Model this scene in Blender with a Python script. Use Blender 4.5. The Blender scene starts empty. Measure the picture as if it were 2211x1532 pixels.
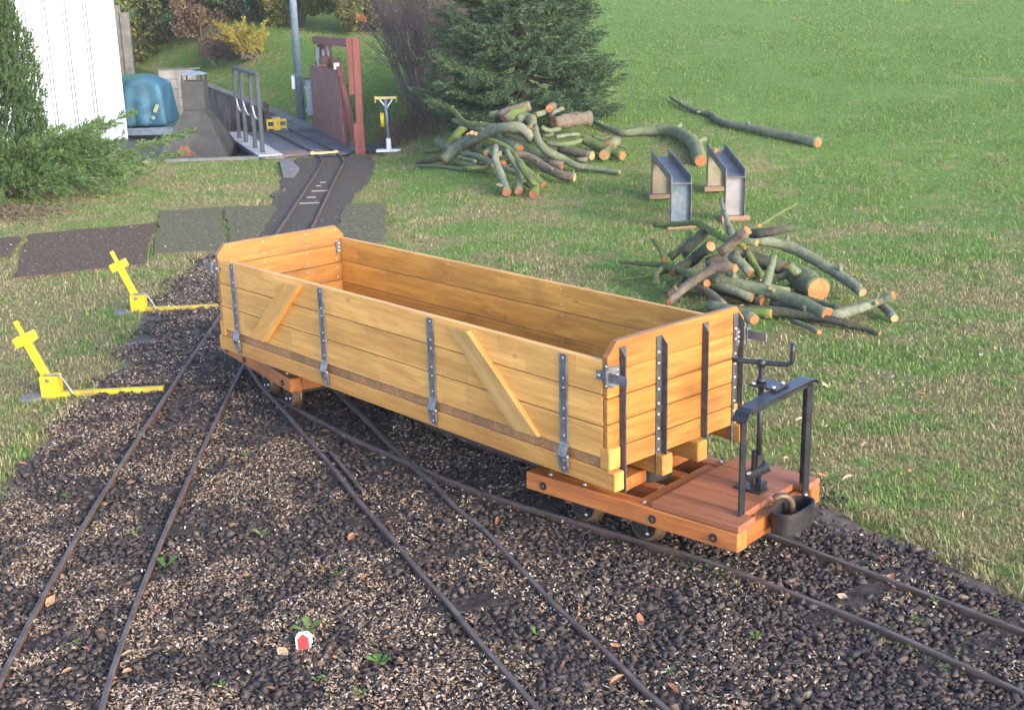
import bpy, bmesh, math, random
import numpy as np
from mathutils import Matrix, Vector
random.seed(7); RNG = np.random.default_rng(7)
sc = bpy.context.scene
COL = sc.collection

# ------------------------------------------------------------------ camera
PITCH, ROLL, CAMZ = 0.2812, -0.0262, 1.465
cam = bpy.data.cameras.new('camera'); cam_o = bpy.data.objects.new('camera', cam); COL.objects.link(cam_o)
cp, sp, cr, sr = math.cos(PITCH), math.sin(PITCH), math.cos(ROLL), math.sin(ROLL)
fw = Vector((0, cp, -sp)); ri0 = Vector((1, 0, 0)); up0 = Vector((0, sp, cp))
ri = ri0 * cr + up0 * sr; up = up0 * cr - ri0 * sr
m = Matrix((ri, up, -fw)).transposed().to_4x4(); m.translation = (0, 0, CAMZ)
cam_o.matrix_world = m
cam.sensor_width = 36; cam.lens = 43.82; cam.clip_start = 0.05; cam.clip_end = 500
sc.camera = cam_o

# ------------------------------------------------------------------ sky, sun, exposure
SUN_EL = math.radians(20); SUN_AZ = Vector((0.667, -0.745))
w = bpy.data.worlds.new('World'); sc.world = w; w.use_nodes = True
nt = w.node_tree; nt.nodes.clear()
sky = nt.nodes.new('ShaderNodeTexSky'); sky.sky_type = 'NISHITA'; sky.sun_disc = False
sky.sun_elevation = SUN_EL; sky.sun_rotation = math.atan2(SUN_AZ.x, SUN_AZ.y)
sky.air_density = 0.45; sky.dust_density = 0.9; sky.ozone_density = 0.3
bg = nt.nodes.new('ShaderNodeBackground'); bg.inputs[1].default_value = 0.15
wo = nt.nodes.new('ShaderNodeOutputWorld')
nt.links.new(sky.outputs[0], bg.inputs[0]); nt.links.new(bg.outputs[0], wo.inputs[0])
sun = bpy.data.lights.new('sun', 'SUN'); sun.energy = 0.5; sun.angle = math.radians(13); sun.color = (1.0, 0.91, 0.78)
sun_o = bpy.data.objects.new('sun', sun); COL.objects.link(sun_o)
sd = Vector((SUN_AZ.x * math.cos(SUN_EL), SUN_AZ.y * math.cos(SUN_EL), math.sin(SUN_EL)))
sun_o.rotation_euler = sd.to_track_quat('Z', 'Y').to_euler(); sun_o.location = sd * 30
sc.view_settings.view_transform = 'Standard'; sc.view_settings.look = 'None'
sc.view_settings.exposure = 2.72; sc.view_settings.gamma = 1.0
sc.cycles.use_denoising = True
sc.cycles.max_bounces = 6; sc.cycles.diffuse_bounces = 3; sc.cycles.glossy_bounces = 2; sc.cycles.transmission_bounces = 3

# ------------------------------------------------------------------ materials
MATS = {}
class NT:
    def __init__(s, name):
        s.m = bpy.data.materials.new(name); s.m.use_nodes = True; s.t = s.m.node_tree; s.t.nodes.clear()
        s.out = s.n('ShaderNodeOutputMaterial'); s.b = s.n('ShaderNodeBsdfPrincipled')
        s.l(s.b.outputs[0], s.out.inputs[0]); MATS[name] = s.m
    def n(s, ty, **k):
        nd = s.t.nodes.new(ty)
        for a, v in k.items(): setattr(nd, a, v)
        return nd
    def l(s, a, b): s.t.links.new(a, b)
    def coord(s, scale=(1, 1, 1), rand=True, world=False):
        mp = s.n('ShaderNodeMapping'); mp.inputs['Scale'].default_value = scale
        if world:
            s.l(s.n('ShaderNodeNewGeometry').outputs['Position'], mp.inputs[0])
        else:
            s.l(s.n('ShaderNodeTexCoord').outputs['Object'], mp.inputs[0])
            if rand:
                oi = s.n('ShaderNodeObjectInfo'); mu = s.n('ShaderNodeVectorMath', operation='SCALE')
                cx = s.n('ShaderNodeCombineXYZ')
                for i in range(3): s.l(oi.outputs['Random'], cx.inputs[i])
                s.l(cx.outputs[0], mu.inputs[0]); mu.inputs['Scale'].default_value = 37.0
                s.l(mu.outputs[0], mp.inputs['Location'])
        return mp.outputs[0]
    def noise(s, vec, scale=5, detail=4, rough=0.55, dist=0.0):
        nz = s.n('ShaderNodeTexNoise'); nz.inputs['Scale'].default_value = scale; nz.inputs['Detail'].default_value = detail
        nz.inputs['Roughness'].default_value = rough; nz.inputs['Distortion'].default_value = dist
        if vec is not None: s.l(vec, nz.inputs['Vector'])
        return nz.outputs['Fac']
    def ramp(s, fac, stops, interp='LINEAR'):
        r = s.n('ShaderNodeValToRGB'); r.color_ramp.interpolation = interp
        e = r.color_ramp.elements
        while len(e) < len(stops): e.new(0.5)
        for i, (p, c) in enumerate(stops):
            e[i].position = p; e[i].color = (c[0], c[1], c[2], 1) if not isinstance(c, (int, float)) else (c, c, c, 1)
        s.l(fac, r.inputs[0]); return r.outputs[0]
    def mix(s, fac, a, b, mode='MIX'):
        x = s.n('ShaderNodeMix', data_type='RGBA', blend_type=mode)
        if isinstance(fac, (int, float)): x.inputs[0].default_value = fac
        else: s.l(fac, x.inputs[0])
        for q, i in ((a, 6), (b, 7)):
            if isinstance(q, tuple): x.inputs[i].default_value = (*q, 1)
            else: s.l(q, x.inputs[i])
        return x.outputs[2]
    def math(s, op, a, b=None):
        x = s.n('ShaderNodeMath', operation=op)
        for q, i in ((a, 0), (b, 1)):
            if q is None: continue
            if isinstance(q, (int, float)): x.inputs[i].default_value = q
            else: s.l(q, x.inputs[i])
        return x.outputs[0]
    def island(s): return s.n('ShaderNodeNewGeometry').outputs['Random Per Island']
    def objrand(s): return s.n('ShaderNodeObjectInfo').outputs['Random']
    def bump(s, h, strength=0.3, dist=0.01):
        b = s.n('ShaderNodeBump'); b.inputs['Strength'].default_value = strength; b.inputs['Distance'].default_value = dist
        s.l(h, b.inputs['Height']); s.l(b.outputs[0], s.b.inputs['Normal'])
    def col(s, c):
        if isinstance(c, tuple): s.b.inputs['Base Color'].default_value = (*c, 1)
        else: s.l(c, s.b.inputs['Base Color'])
    def set(s, rough=0.6, metal=0.0, spec=0.5):
        if isinstance(rough, (int, float)): s.b.inputs['Roughness'].default_value = rough
        else: s.l(rough, s.b.inputs['Roughness'])
        s.b.inputs['Metallic'].default_value = metal; s.b.inputs['Specular IOR Level'].default_value = spec
        return s.m

def wood(name, dark, mid, light, stave=True, rough=0.5, stain=(0.25, 0.13, 0.05), stain_amt=0.5, grain=0.5):
    k = NT(name); v = k.coord((1, 1, 1))
    vg = k.coord((2.2, 38, 38)); g = k.noise(vg, 1.6, 6, 0.6, 1.2)
    vw = k.coord((1.2, 9, 9)); g2 = k.noise(vw, 1.5, 3, 0.5, 2.5)
    f = k.math('ADD', k.math('ADD', k.math('MULTIPLY', g, 0.55), k.math('MULTIPLY', g2, 0.3)), k.math('MULTIPLY', k.noise(k.coord((5, 130, 130)), 1.5, 3, 0.6, 0.5), 0.15))
    c = k.ramp(f, [(0.36, dark), (0.5, mid), (0.62, light)])
    if stave:
        br = k.n('ShaderNodeTexBrick', offset=0.37, squash=1.0); br.inputs['Mortar Size'].default_value = 0.0
        br.inputs['Scale'].default_value = 1; br.inputs['Brick Width'].default_value = 0.31; br.inputs['Row Height'].default_value = 0.05
        br.inputs['Color1'].default_value = (0.87, 0.85, 0.81, 1); br.inputs['Color2'].default_value = (1.1, 1.08, 1.05, 1)
        k.l(k.coord((1, 1, 1)), br.inputs['Vector'])
        c = k.mix(0.9, c, br.outputs['Color'], 'MULTIPLY')
    # weathering stains and knots
    s = k.noise(k.coord((2.5, 9, 9)), 1.3, 4, 0.6, 0.6)
    c = k.mix(k.math('MULTIPLY', k.ramp(s, [(0.50, 0.0), (0.72, 1.0)]), stain_amt), c, stain, 'MIX')
    vo = k.n('ShaderNodeTexVoronoi'); vo.inputs['Scale'].default_value = 5.0; k.l(k.coord((1, 2.3, 2.3)), vo.inputs['Vector'])
    c = k.mix(k.math('MULTIPLY', k.ramp(vo.outputs['Distance'], [(0.03, 1.0), (0.08, 0.0)]), 0.75), c, stain)
    r = k.math('ADD', k.math('MULTIPLY', k.objrand(), 0.34), 0.80)
    hs = k.n('ShaderNodeHueSaturation'); k.l(c, hs.inputs['Color']); k.l(r, hs.inputs['Value'])
    k.col(hs.outputs[0]); k.bump(f, 0.25 * grain * 2, 0.003)
    return k.set(rough, 0, 0.4)

wood('honey_wood', (0.225, 0.085, 0.017), (0.333, 0.143, 0.027), (0.398, 0.191, 0.042), stain=(0.147, 0.061, 0.017), stain_amt=0.75)
wood('pale_wood', (0.475, 0.228, 0.054), (0.600, 0.303, 0.077), (0.684, 0.368, 0.105), stain=(0.375, 0.158, 0.037), stain_amt=0.6)
wood('brightened_inner_wood', (0.431, 0.190, 0.032), (0.600, 0.291, 0.052), (0.683, 0.368, 0.073), stain=(0.264, 0.118, 0.025), stain_amt=0.7)  # end-board stain lightened: brightness for the dim inside is put into the colour
wood('floor_wood', (0.210, 0.101, 0.042), (0.308, 0.154, 0.063), (0.378, 0.196, 0.084), stave=False, stain_amt=0.5)
wood('sill_wood', (0.330, 0.141, 0.031), (0.443, 0.209, 0.047), (0.505, 0.257, 0.064), stave=False, stain=(0.278, 0.126, 0.034), stain_amt=0.45)
wood('brace_wood', (0.40, 0.21, 0.06), (0.56, 0.32, 0.095), (0.63, 0.385, 0.13), stave=False, stain=(0.30, 0.14, 0.04), stain_amt=0.4)
wood('red_wood', (0.243, 0.073, 0.019), (0.360, 0.116, 0.028), (0.423, 0.155, 0.040), stave=False, stain=(0.180, 0.053, 0.017), stain_amt=0.5)
wood('deck_wood', (0.214, 0.077, 0.032), (0.280, 0.100, 0.042), (0.329, 0.134, 0.061), stave=False, stain=(0.140, 0.050, 0.022), stain_amt=0.6, rough=0.65)
wood('timber', (0.14, 0.085, 0.05), (0.21, 0.135, 0.085), (0.27, 0.18, 0.12), stave=False, rough=0.8)
wood('grey_plank', (0.30, 0.29, 0.27), (0.42, 0.41, 0.39), (0.52, 0.51, 0.49), stave=False, rough=0.8, stain=(0.2, 0.19, 0.16))
wood('red_brown_timber', (0.125, 0.040, 0.030), (0.17, 0.055, 0.042), (0.21, 0.075, 0.058), stave=False, rough=0.7, stain=(0.09, 0.03, 0.025), stain_amt=0.4)

def paint(name, base, var=0.2, rough=0.5, metal=0.0, scale=14, dirt=None, dirt_amt=0.5, bump=0.1, spec=0.5):
    k = NT(name); f = k.noise(k.coord((1, 1, 1)), scale, 5, 0.6)
    lo = tuple(x * (1 - var) for x in base); hi = tuple(min(1, x * (1 + var)) for x in base)
    c = k.ramp(f, [(0.35, lo), (0.65, hi)])
    if dirt:
        d = k.noise(k.coord((1, 1, 1)), scale * 0.45, 6, 0.65, 0.4)
        c = k.mix(k.math('MULTIPLY', k.ramp(d, [(0.48, 0.0), (0.66, 1.0)]), dirt_amt), c, dirt)
    k.col(c); k.bump(f, bump, 0.004)
    return k.set(rough, metal, spec)
paint('strap_steel', (0.176, 0.176, 0.182), 0.3, 0.5, 0.55, 40)
paint('angle_steel', (0.085, 0.083, 0.080), 0.3, 0.55, 0.5, 40)
paint('bolt_steel', (0.62, 0.60, 0.56), 0.15, 0.35, 0.8, 60)
paint('black_paint', (0.014, 0.014, 0.016), 0.4, 0.42, 0.0, 30, (0.06, 0.05, 0.045), 0.35)
paint('black_iron', (0.022, 0.021, 0.022), 0.4, 0.5, 0.3, 30, (0.075, 0.05, 0.035), 0.6)
paint('hook_iron', (0.10, 0.065, 0.04), 0.4, 0.5, 0.5, 30, (0.05, 0.04, 0.04), 0.6)
paint('tread_steel', (0.27, 0.17, 0.09), 0.3, 0.45, 0.6, 30, (0.12, 0.07, 0.045), 0.6)
paint('rail_side', (0.098, 0.056, 0.040), 0.4, 0.75, 0.1, 25, (0.15, 0.085, 0.05), 0.6)
paint('rail_top', (0.098, 0.083, 0.076), 0.3, 0.7, 0.0, 20, (0.075, 0.048, 0.036), 0.7, 0.1, 0.2)
paint('sleeper_steel', (0.042, 0.035, 0.031), 0.5, 0.95, 0.0, 40, (0.095, 0.068, 0.048), 0.6, 0.5, 0.1)
paint('yellow_paint', (0.64, 0.45, 0.010), 0.10, 0.5, 0.0, 34, (0.27, 0.17, 0.035), 0.55)
paint('yellow_worn', (0.527, 0.383, 0.013), 0.15, 0.6, 0.0, 18, (0.170, 0.111, 0.043), 0.65)
paint('cream_yellow', (0.576, 0.456, 0.176), 0.12, 0.5, 0.0, 18, (0.4, 0.28, 0.1), 0.3)
paint('wire_steel', (0.22, 0.23, 0.22), 0.3, 0.45, 0.6, 30)
paint('concrete', (0.149, 0.146, 0.133), 0.25, 0.9, 0, 9, (0.12, 0.125, 0.085), 0.6, 0.4)
paint('wall_concrete', (0.19, 0.195, 0.19), 0.28, 0.9, 0, 6, (0.085, 0.095, 0.075), 0.6, 0.4)
paint('block_concrete', (0.300, 0.292, 0.262), 0.2, 0.9, 0, 8, (0.22, 0.21, 0.17), 0.5, 0.4)
paint('hood_sheet', (0.063, 0.063, 0.059), 0.2, 0.8, 0, 10, (0.040, 0.037, 0.033), 0.5, 0.1, 0.25)
paint('rust', (0.15, 0.068, 0.032), 0.35, 0.9, 0, 12, (0.07, 0.045, 0.03), 0.7)
paint('dark_rust', (0.085, 0.045, 0.035), 0.5, 0.9, 0, 20, (0.18, 0.09, 0.05), 0.5, 0.4)
paint('blue_steel', (0.031, 0.041, 0.055), 0.2, 0.6, 0, 15, (0.048, 0.054, 0.060), 0.4, 0.1, 0.3)
paint('galvanised', (0.19, 0.235, 0.275), 0.15, 0.5, 0.2, 20)
paint('white_sheet', (0.68, 0.71, 0.74), 0.03, 0.4, 0, 6, (0.62, 0.65, 0.66), 0.35, 0.03)
paint('seam_grey', (0.06, 0.065, 0.07), 0.1, 0.5, 0, 6)
paint('white_paint', (0.80, 0.80, 0.78), 0.05, 0.45, 0, 12, (0.5, 0.5, 0.46), 0.3)
paint('tarp_blue', (0.038, 0.125, 0.185), 0.3, 0.6, 0, 6, (0.03, 0.10, 0.12), 0.6, 0.3)
paint('tarp_green', (0.045, 0.14, 0.135), 0.3, 0.6, 0, 6, (0.10, 0.17, 0.14), 0.6, 0.3)
paint('tarp_print', (0.30, 0.36, 0.16), 0.2, 0.6, 0, 12)
paint('cart_grey', (0.16, 0.20, 0.24), 0.2, 0.5, 0, 12, (0.28, 0.32, 0.36), 0.4)
paint('cart_red', (0.50, 0.025, 0.045), 0.2, 0.5, 0, 12)
paint('gate_board', (0.201, 0.082, 0.066), 0.16, 0.6, 0, 7, (0.298, 0.136, 0.105), 0.5)
paint('deck_plate', (0.062, 0.062, 0.075), 0.35, 0.5, 0.0, 5, (0.11, 0.105, 0.11), 0.6, 0.2)
paint('deck_rust', (0.19, 0.10, 0.072), 0.3, 0.8, 0, 8, (0.25, 0.21, 0.2), 0.6)
paint('slab_asphalt', (0.087, 0.062, 0.041), 0.55, 0.95, 0, 60, (0.150, 0.101, 0.057), 0.7, 0.8, 0.15)
paint('slab_mossy', (0.108, 0.097, 0.057), 0.5, 0.95, 0, 50, (0.119, 0.122, 0.037), 0.7, 0.8, 0.15)
paint('gravel_bed', (0.077, 0.064, 0.052), 0.5, 0.95, 0, 45, (0.086, 0.078, 0.042), 0.6, 0.8, 0.15)
paint('ballast_soil', (0.083, 0.066, 0.054), 0.5, 0.95, 0, 40, (0.143, 0.085, 0.045), 0.6, 0.7)
paint('yard_floor', (0.10, 0.10, 0.075), 0.4, 0.95, 0, 5, (0.065, 0.085, 0.03), 0.75, 0.5)
paint('stand_grey', (0.092, 0.089, 0.085), 0.35, 0.6, 0.15, 18, (0.242, 0.204, 0.171), 0.6, 0.3)
paint('stand_blue', (0.072, 0.108, 0.136), 0.25, 0.6, 0, 18, (0.231, 0.235, 0.204), 0.65, 0.3)
paint('stand_yellow', (0.207, 0.186, 0.120), 0.2, 0.65, 0, 10, (0.246, 0.185, 0.114), 0.6)
paint('stand_white', (0.230, 0.215, 0.210), 0.12, 0.65, 0, 10, (0.33, 0.27, 0.24), 0.5)
paint('chain', (0.55, 0.54, 0.48), 0.2, 0.5, 0.3, 30)
paint('red_print', (0.62, 0.035, 0.04), 0.1, 0.4, 0, 30, (0.45, 0.02, 0.03), 0.3)
paint('rubber', (0.02, 0.02, 0.02), 0.3, 0.8, 0, 20)
paint('machine_iron', (0.14, 0.07, 0.05), 0.4, 0.7, 0.2, 20, (0.25, 0.20, 0.16), 0.5)

def bark(name, grey, moss, lichen, amt):
    k = NT(name); v = k.coord((1, 1, 1))
    n1 = k.noise(v, 26, 6, 0.7, 0.3); n2 = k.noise(v, 11, 5, 0.7); n3 = k.noise(v, 38, 4, 0.65)
    c = k.ramp(n1, [(0.3, tuple(x * 0.4 for x in grey)), (0.55, grey), (0.75, tuple(x * 1.5 for x in grey))])
    c = k.mix(k.math('MULTIPLY', k.ramp(n2, [(0.36, 0.0), (0.56, 1.0)]), amt), c, moss)
    c = k.mix(k.math('MULTIPLY', k.ramp(n3, [(0.60, 0.0), (0.70, 1.0)]), 0.6), c, lichen)
    k.col(c); k.bump(k.math('ADD', n1, k.noise(k.coord((1, 1, 1)), 60, 4, .7)), 0.9, 0.009); return k.set(0.95, 0, 0.12)
bark('bark_green', (0.157, 0.159, 0.110), (0.130, 0.161, 0.074), (0.248, 0.276, 0.163), 0.8)
bark('bark_grey', (0.178, 0.178, 0.137), (0.135, 0.159, 0.086), (0.270, 0.287, 0.210), 0.65)
bark('bark_moss', (0.113, 0.113, 0.069), (0.119, 0.167, 0.038), (0.281, 0.310, 0.074), 0.9)
bark('bark_brown', (0.165, 0.122, 0.095), (0.135, 0.128, 0.085), (0.22, 0.19, 0.15), 0.55)
bark('bark_dark', (0.070, 0.062, 0.052), (0.085, 0.095, 0.052), (0.16, 0.15, 0.11), 0.6)
def cutface(name, a, b, c_):
    k = NT(name); v = k.coord((1, 1, 1), rand=False)
    wv = k.n('ShaderNodeTexWave', wave_type='RINGS', rings_direction='Z'); wv.inputs['Scale'].default_value = 60; wv.inputs['Distortion'].default_value = 2.5
    k.l(v, wv.inputs['Vector'])
    n = k.noise(k.coord((1, 1, 1)), 30, 4)
    f = k.math('ADD', k.math('MULTIPLY', wv.outputs['Fac'], 0.35), k.math('MULTIPLY', n, 0.65))
    c = k.ramp(f, [(0.3, a), (0.5, b), (0.7, c_)])
    hs = k.n('ShaderNodeHueSaturation'); k.l(c, hs.inputs['Color'])
    k.l(k.math('ADD', k.math('MULTIPLY', k.objrand(), 0.5), 0.75), hs.inputs['Value'])
    k.col(hs.outputs[0]); k.bump(f, 0.2, 0.002); return k.set(0.8, 0, 0.2)
cutface('cut_orange', (0.238, 0.077, 0.023), (0.357, 0.131, 0.043), (0.425, 0.198, 0.081))
cutface('cut_pale', (0.317, 0.150, 0.053), (0.422, 0.229, 0.097), (0.493, 0.326, 0.176))
cutface('cut_red', (0.16, 0.055, 0.03), (0.25, 0.095, 0.05), (0.33, 0.15, 0.085))

def leafy(name, stops, patch=None, trans=0.25, rough=0.75, patch_scale=0.8, world=True, spec=0.15):
    k = NT(name); r = k.island()
    c = k.ramp(r, stops)
    if patch:
        f = k.noise(k.coord((1, 1, 1), world=world), patch_scale, 4, 0.6)
        c = k.mix(k.ramp(f, [(0.42, 0.0), (0.60, 1.0)]), c, k.ramp(r, patch))
    k.col(c); k.set(rough, 0, spec)
    if trans:
        tr = k.n('ShaderNodeBsdfTranslucent'); k.l(c, tr.inputs[0])
        mx = k.n('ShaderNodeMixShader'); mx.inputs[0].default_value = trans
        k.l(k.b.outputs[0], mx.inputs[1]); k.l(tr.outputs[0], mx.inputs[2]); k.l(mx.outputs[0], k.out.inputs[0])
    return k.m
leafy('fir_needles', [(0.0, (0.027, 0.058, 0.030)), (0.5, (0.057, 0.105, 0.050)), (0.85, (0.103, 0.156, 0.071)), (1.0, (0.155, 0.177, 0.071))], trans=0.1)
leafy('cypress_leaves', [(0.0, (0.025, 0.050, 0.020)), (0.6, (0.055, 0.10, 0.035)), (1.0, (0.095, 0.14, 0.045))], trans=0.12)
leafy('juniper_leaves', [(0.0, (0.040, 0.087, 0.024)), (0.5, (0.094, 0.174, 0.049)), (0.85, (0.153, 0.247, 0.082)), (1.0, (0.224, 0.283, 0.121))], trans=0.2)
leafy('golden_leaves', [(0.0, (0.085, 0.105, 0.026)), (0.4, (0.289, 0.231, 0.039)), (0.8, (0.476, 0.378, 0.065)), (1.0, (0.552, 0.483, 0.130))], trans=0.2)
leafy('hedge_leaves', [(0.0, (0.049, 0.070, 0.025)), (0.6, (0.119, 0.133, 0.039)), (1.0, (0.210, 0.196, 0.059))], trans=0.15)  # leaf colour lightened so that part of the distance haze is painted in
leafy('dark_hedge_leaves', [(0.0, (0.039, 0.059, 0.039)), (0.6, (0.077, 0.109, 0.063)), (1.0, (0.140, 0.168, 0.091))], trans=0.15)  # also paled in the colour itself to suggest hazy distance
leafy('brown_leaves', [(0.0, (0.085, 0.058, 0.040)), (0.6, (0.17, 0.115, 0.075)), (1.0, (0.27, 0.19, 0.12))], trans=0.15)
leafy('orange_leaves', [(0.0, (0.40, 0.12, 0.04)), (1.0, (0.55, 0.2, 0.07))], trans=0.15)
leafy('weed_leaves', [(0.0, (0.056, 0.128, 0.024)), (1.0, (0.160, 0.264, 0.064))], trans=0.3)
paint('purple_twigs', (0.115, 0.082, 0.080), 0.35, 0.9, 0, 5)
paint('dry_stems', (0.26, 0.19, 0.12), 0.35, 0.9, 0, 5)
leafy('wood_chip', [(0.0, (0.189, 0.109, 0.062)), (0.3, (0.328, 0.212, 0.125)), (0.7, (0.467, 0.339, 0.217)), (0.94, (0.567, 0.460, 0.335)), (1.0, (0.756, 0.717, 0.655))], trans=0.15, rough=0.85)
k = NT('stone'); r = k.island()
c = k.ramp(r, [(0.0, (0.043, 0.037, 0.033)), (0.5, (0.064, 0.053, 0.048)), (0.82, (0.085, 0.068, 0.060)), (0.9, (0.102, 0.066, 0.048)), (0.96, (0.154, 0.120, 0.091)), (1.0, (0.192, 0.105, 0.059))])
n = k.noise(k.coord((1, 1, 1), world=True), 160, 3); c = k.mix(0.6, c, k.ramp(n, [(0.3, 0.55), (0.7, 1.45)]), 'MULTIPLY')
k.col(c); k.set(0.92, 0, 0.15)
k = NT('dry_leaf'); r = k.objrand()
c = k.ramp(r, [(0.0, (0.20, 0.09, 0.045)), (0.35, (0.33, 0.15, 0.07)), (0.7, (0.44, 0.235, 0.12)), (1.0, (0.50, 0.33, 0.2))])
n = k.noise(k.coord((1, 1, 1)), 40, 3); c = k.mix(0.5, c, k.ramp(n, [(0.3, 0.6), (0.7, 1.2)]), 'MULTIPLY'); k.col(c); k.set(0.6, 0, 0.35)

# lawn: blades and the thatch below share the same patches of green and dry growth
def lawn_colour(k, r, dry_bias=0.0):
    pos = k.n('ShaderNodeNewGeometry').outputs['Position']
    sx = k.n('ShaderNodeSeparateXYZ'); k.l(pos, sx.inputs[0])
    mp = k.n('ShaderNodeMapping'); mp.inputs['Scale'].default_value = (1, 1, 0); k.l(pos, mp.inputs[0]); v = mp.outputs[0]
    big = k.noise(v, 0.55, 3, 0.55); mid = k.noise(v, 2.4, 5, 0.65); fine = k.noise(v, 11, 4, 0.65)
    far = k.ramp(k.math('MULTIPLY', k.math('ADD', sx.outputs[1], k.math('MULTIPLY', sx.outputs[0], 1.2)), 0.05), [(0.26, 0.0), (0.85, 1.0)])
    f = k.math('ADD', k.math('ADD', k.math('MULTIPLY', big, 0.5), k.math('MULTIPLY', mid, 0.8)), k.math('MULTIPLY', fine, 0.6))
    dry = k.ramp(k.math('SUBTRACT', k.math('ADD', f, dry_bias), k.math('MULTIPLY', far, 0.24)), [(0.84, 0.0), (1.14, 1.0)])
    green = k.ramp(r, [(0.0, (0.085, 0.150, 0.033)), (0.5, (0.165, 0.264, 0.057)), (0.85, (0.252, 0.363, 0.088)), (1.0, (0.396, 0.442, 0.144))])
    lush = k.ramp(r, [(0.0, (0.069, 0.136, 0.029)), (0.5, (0.131, 0.232, 0.048)), (0.85, (0.193, 0.300, 0.069)), (1.0, (0.334, 0.374, 0.107))])
    straw = k.ramp(r, [(0.0, (0.145, 0.124, 0.053)), (0.45, (0.283, 0.245, 0.108)), (0.85, (0.447, 0.374, 0.187)), (1.0, (0.603, 0.524, 0.305))])
    c = k.mix(far, green, lush)
    return k.mix(dry, c, straw), fine
k = NT('grass_blade'); c, _ = lawn_colour(k, k.island()); k.col(c); k.set(0.65, 0, 0.2)
tr = k.n('ShaderNodeBsdfTranslucent'); k.l(c, tr.inputs[0]); mx = k.n('ShaderNodeMixShader'); mx.inputs[0].default_value = 0.28
k.l(k.b.outputs[0], mx.inputs[1]); k.l(tr.outputs[0], mx.inputs[2]); k.l(mx.outputs[0], k.out.inputs[0])
k = NT('lawn_ground')
rr = k.noise(k.coord((1, 1, 1), world=True), 55, 5, 0.75); rr2 = k.ramp(rr, [(0.3, 0.0), (0.7, 0.75)])
c, fine = lawn_colour(k, rr2, 0.05)
c = k.mix(k.ramp(k.noise(k.coord((1, 1, 1), world=True), 14, 4, 0.7), [(0.5, 0.0), (0.72, 0.75)]), c, (0.10, 0.075, 0.045))
k.col(c); k.bump(rr, 0.8, 0.03); k.set(0.95, 0, 0.1)

# ------------------------------------------------------------------ mesh helpers
class MB:
    def __init__(s): s.v = []; s.f = []; s.mi = []; s.cur = 0
    def add(s, vs, fs):
        o = len(s.v); s.v += [tuple(x) for x in vs]; s.f += [tuple(i + o for i in f) for f in fs]; s.mi += [s.cur] * len(fs); return s
    def box(s, x0, x1, y0, y1, z0, z1, b=0.0):
        if b <= 0:
            return s.add([(x0, y0, z0), (x1, y0, z0), (x1, y1, z0), (x0, y1, z0), (x0, y0, z1), (x1, y0, z1), (x1, y1, z1), (x0, y1, z1)],
                         [(3, 2, 1, 0), (4, 5, 6, 7), (0, 1, 5, 4), (1, 2, 6, 5), (2, 3, 7, 6), (3, 0, 4, 7)])
        bm = bmesh.new(); bmesh.ops.create_cube(bm, size=1)
        for q in bm.verts: q.co = Vector((x0 + (q.co.x + .5) * (x1 - x0), y0 + (q.co.y + .5) * (y1 - y0), z0 + (q.co.z + .5) * (z1 - z0)))
        bmesh.ops.bevel(bm, geom=bm.edges[:], offset=b, segments=1, affect='EDGES')
        bm.verts.index_update()
        s.add([q.co[:] for q in bm.verts], [[q.index for q in f.verts] for f in bm.faces]); bm.free(); return s
    def prism(s, poly, d):           # poly: list of 3D points (planar), d: extrusion vector
        n = len(poly); d = Vector(d); P = [Vector(q) for q in poly]
        return s.add([q[:] for q in P] + [(q + d)[:] for q in P],
                     [tuple(range(n))[::-1], tuple(range(n, 2 * n))] + [(i, (i + 1) % n, n + (i + 1) % n, n + i) for i in range(n)])
    def tube(s, pts, rad, n=10, cap=True):
        P = [Vector(q) for q in pts]; R = rad if isinstance(rad, (list, tuple)) else [rad] * len(P)
        rings = []; prev = None
        for i, q in enumerate(P):
            t = (P[min(i + 1, len(P) - 1)] - P[max(i - 1, 0)]).normalized()
            if prev is None: x = t.orthogonal().normalized()
            else:
                x = prev - t * prev.dot(t); x = x.normalized() if x.length > 1e-6 else t.orthogonal().normalized()
            prev = x; y = t.cross(x)
            rings.append([q + (x * math.cos(2 * math.pi * j / n) + y * math.sin(2 * math.pi * j / n)) * R[i] for j in range(n)])
        vs = [q[:] for rg in rings for q in rg]; fs = []
        for i in range(len(P) - 1):
            for j in range(n):
                a, b = i * n + j, i * n + (j + 1) % n
                fs.append((a, b, b + n, a + n))
        if cap: fs += [tuple(range(n))[::-1], tuple(range((len(P) - 1) * n, len(P) * n))]
        return s.add(vs, fs)
    def cyl(s, p0, p1, r, n=16): return s.tube([p0, p1], r, n)
    def mesh(s, name, mats, smooth=False):
        me = bpy.data.meshes.new(name); me.from_pydata(s.v, [], s.f)
        for mt in (mats if isinstance(mats, (list, tuple)) else [mats]): me.materials.append(MATS[mt])
        if any(s.mi): me.polygons.foreach_set('material_index', s.mi)
        if smooth: me.polygons.foreach_set('use_smooth', [True] * len(s.f))
        bm = bmesh.new(); bm.from_mesh(me); bmesh.ops.recalc_face_normals(bm, faces=bm.faces); bm.to_mesh(me); bm.free()
        return me
    def build(s, name, mats, parent=None, smooth=False, loc=None, rot=None):
        return link(name, s.mesh(name, mats, smooth), parent, loc, rot)
def link(name, data, parent=None, loc=None, rot=None):
    o = bpy.data.objects.new(name, data); COL.objects.link(o)
    if parent is not None: o.parent = parent
    if loc is not None: o.location = loc
    if rot is not None: o.rotation_euler = rot
    return o
def tag(o, label=None, cat=None, group=None, kind=None):
    if label: o['label'] = label
    if cat: o['category'] = cat
    if group: o['group'] = group
    if kind: o['kind'] = kind
    return o
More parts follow.
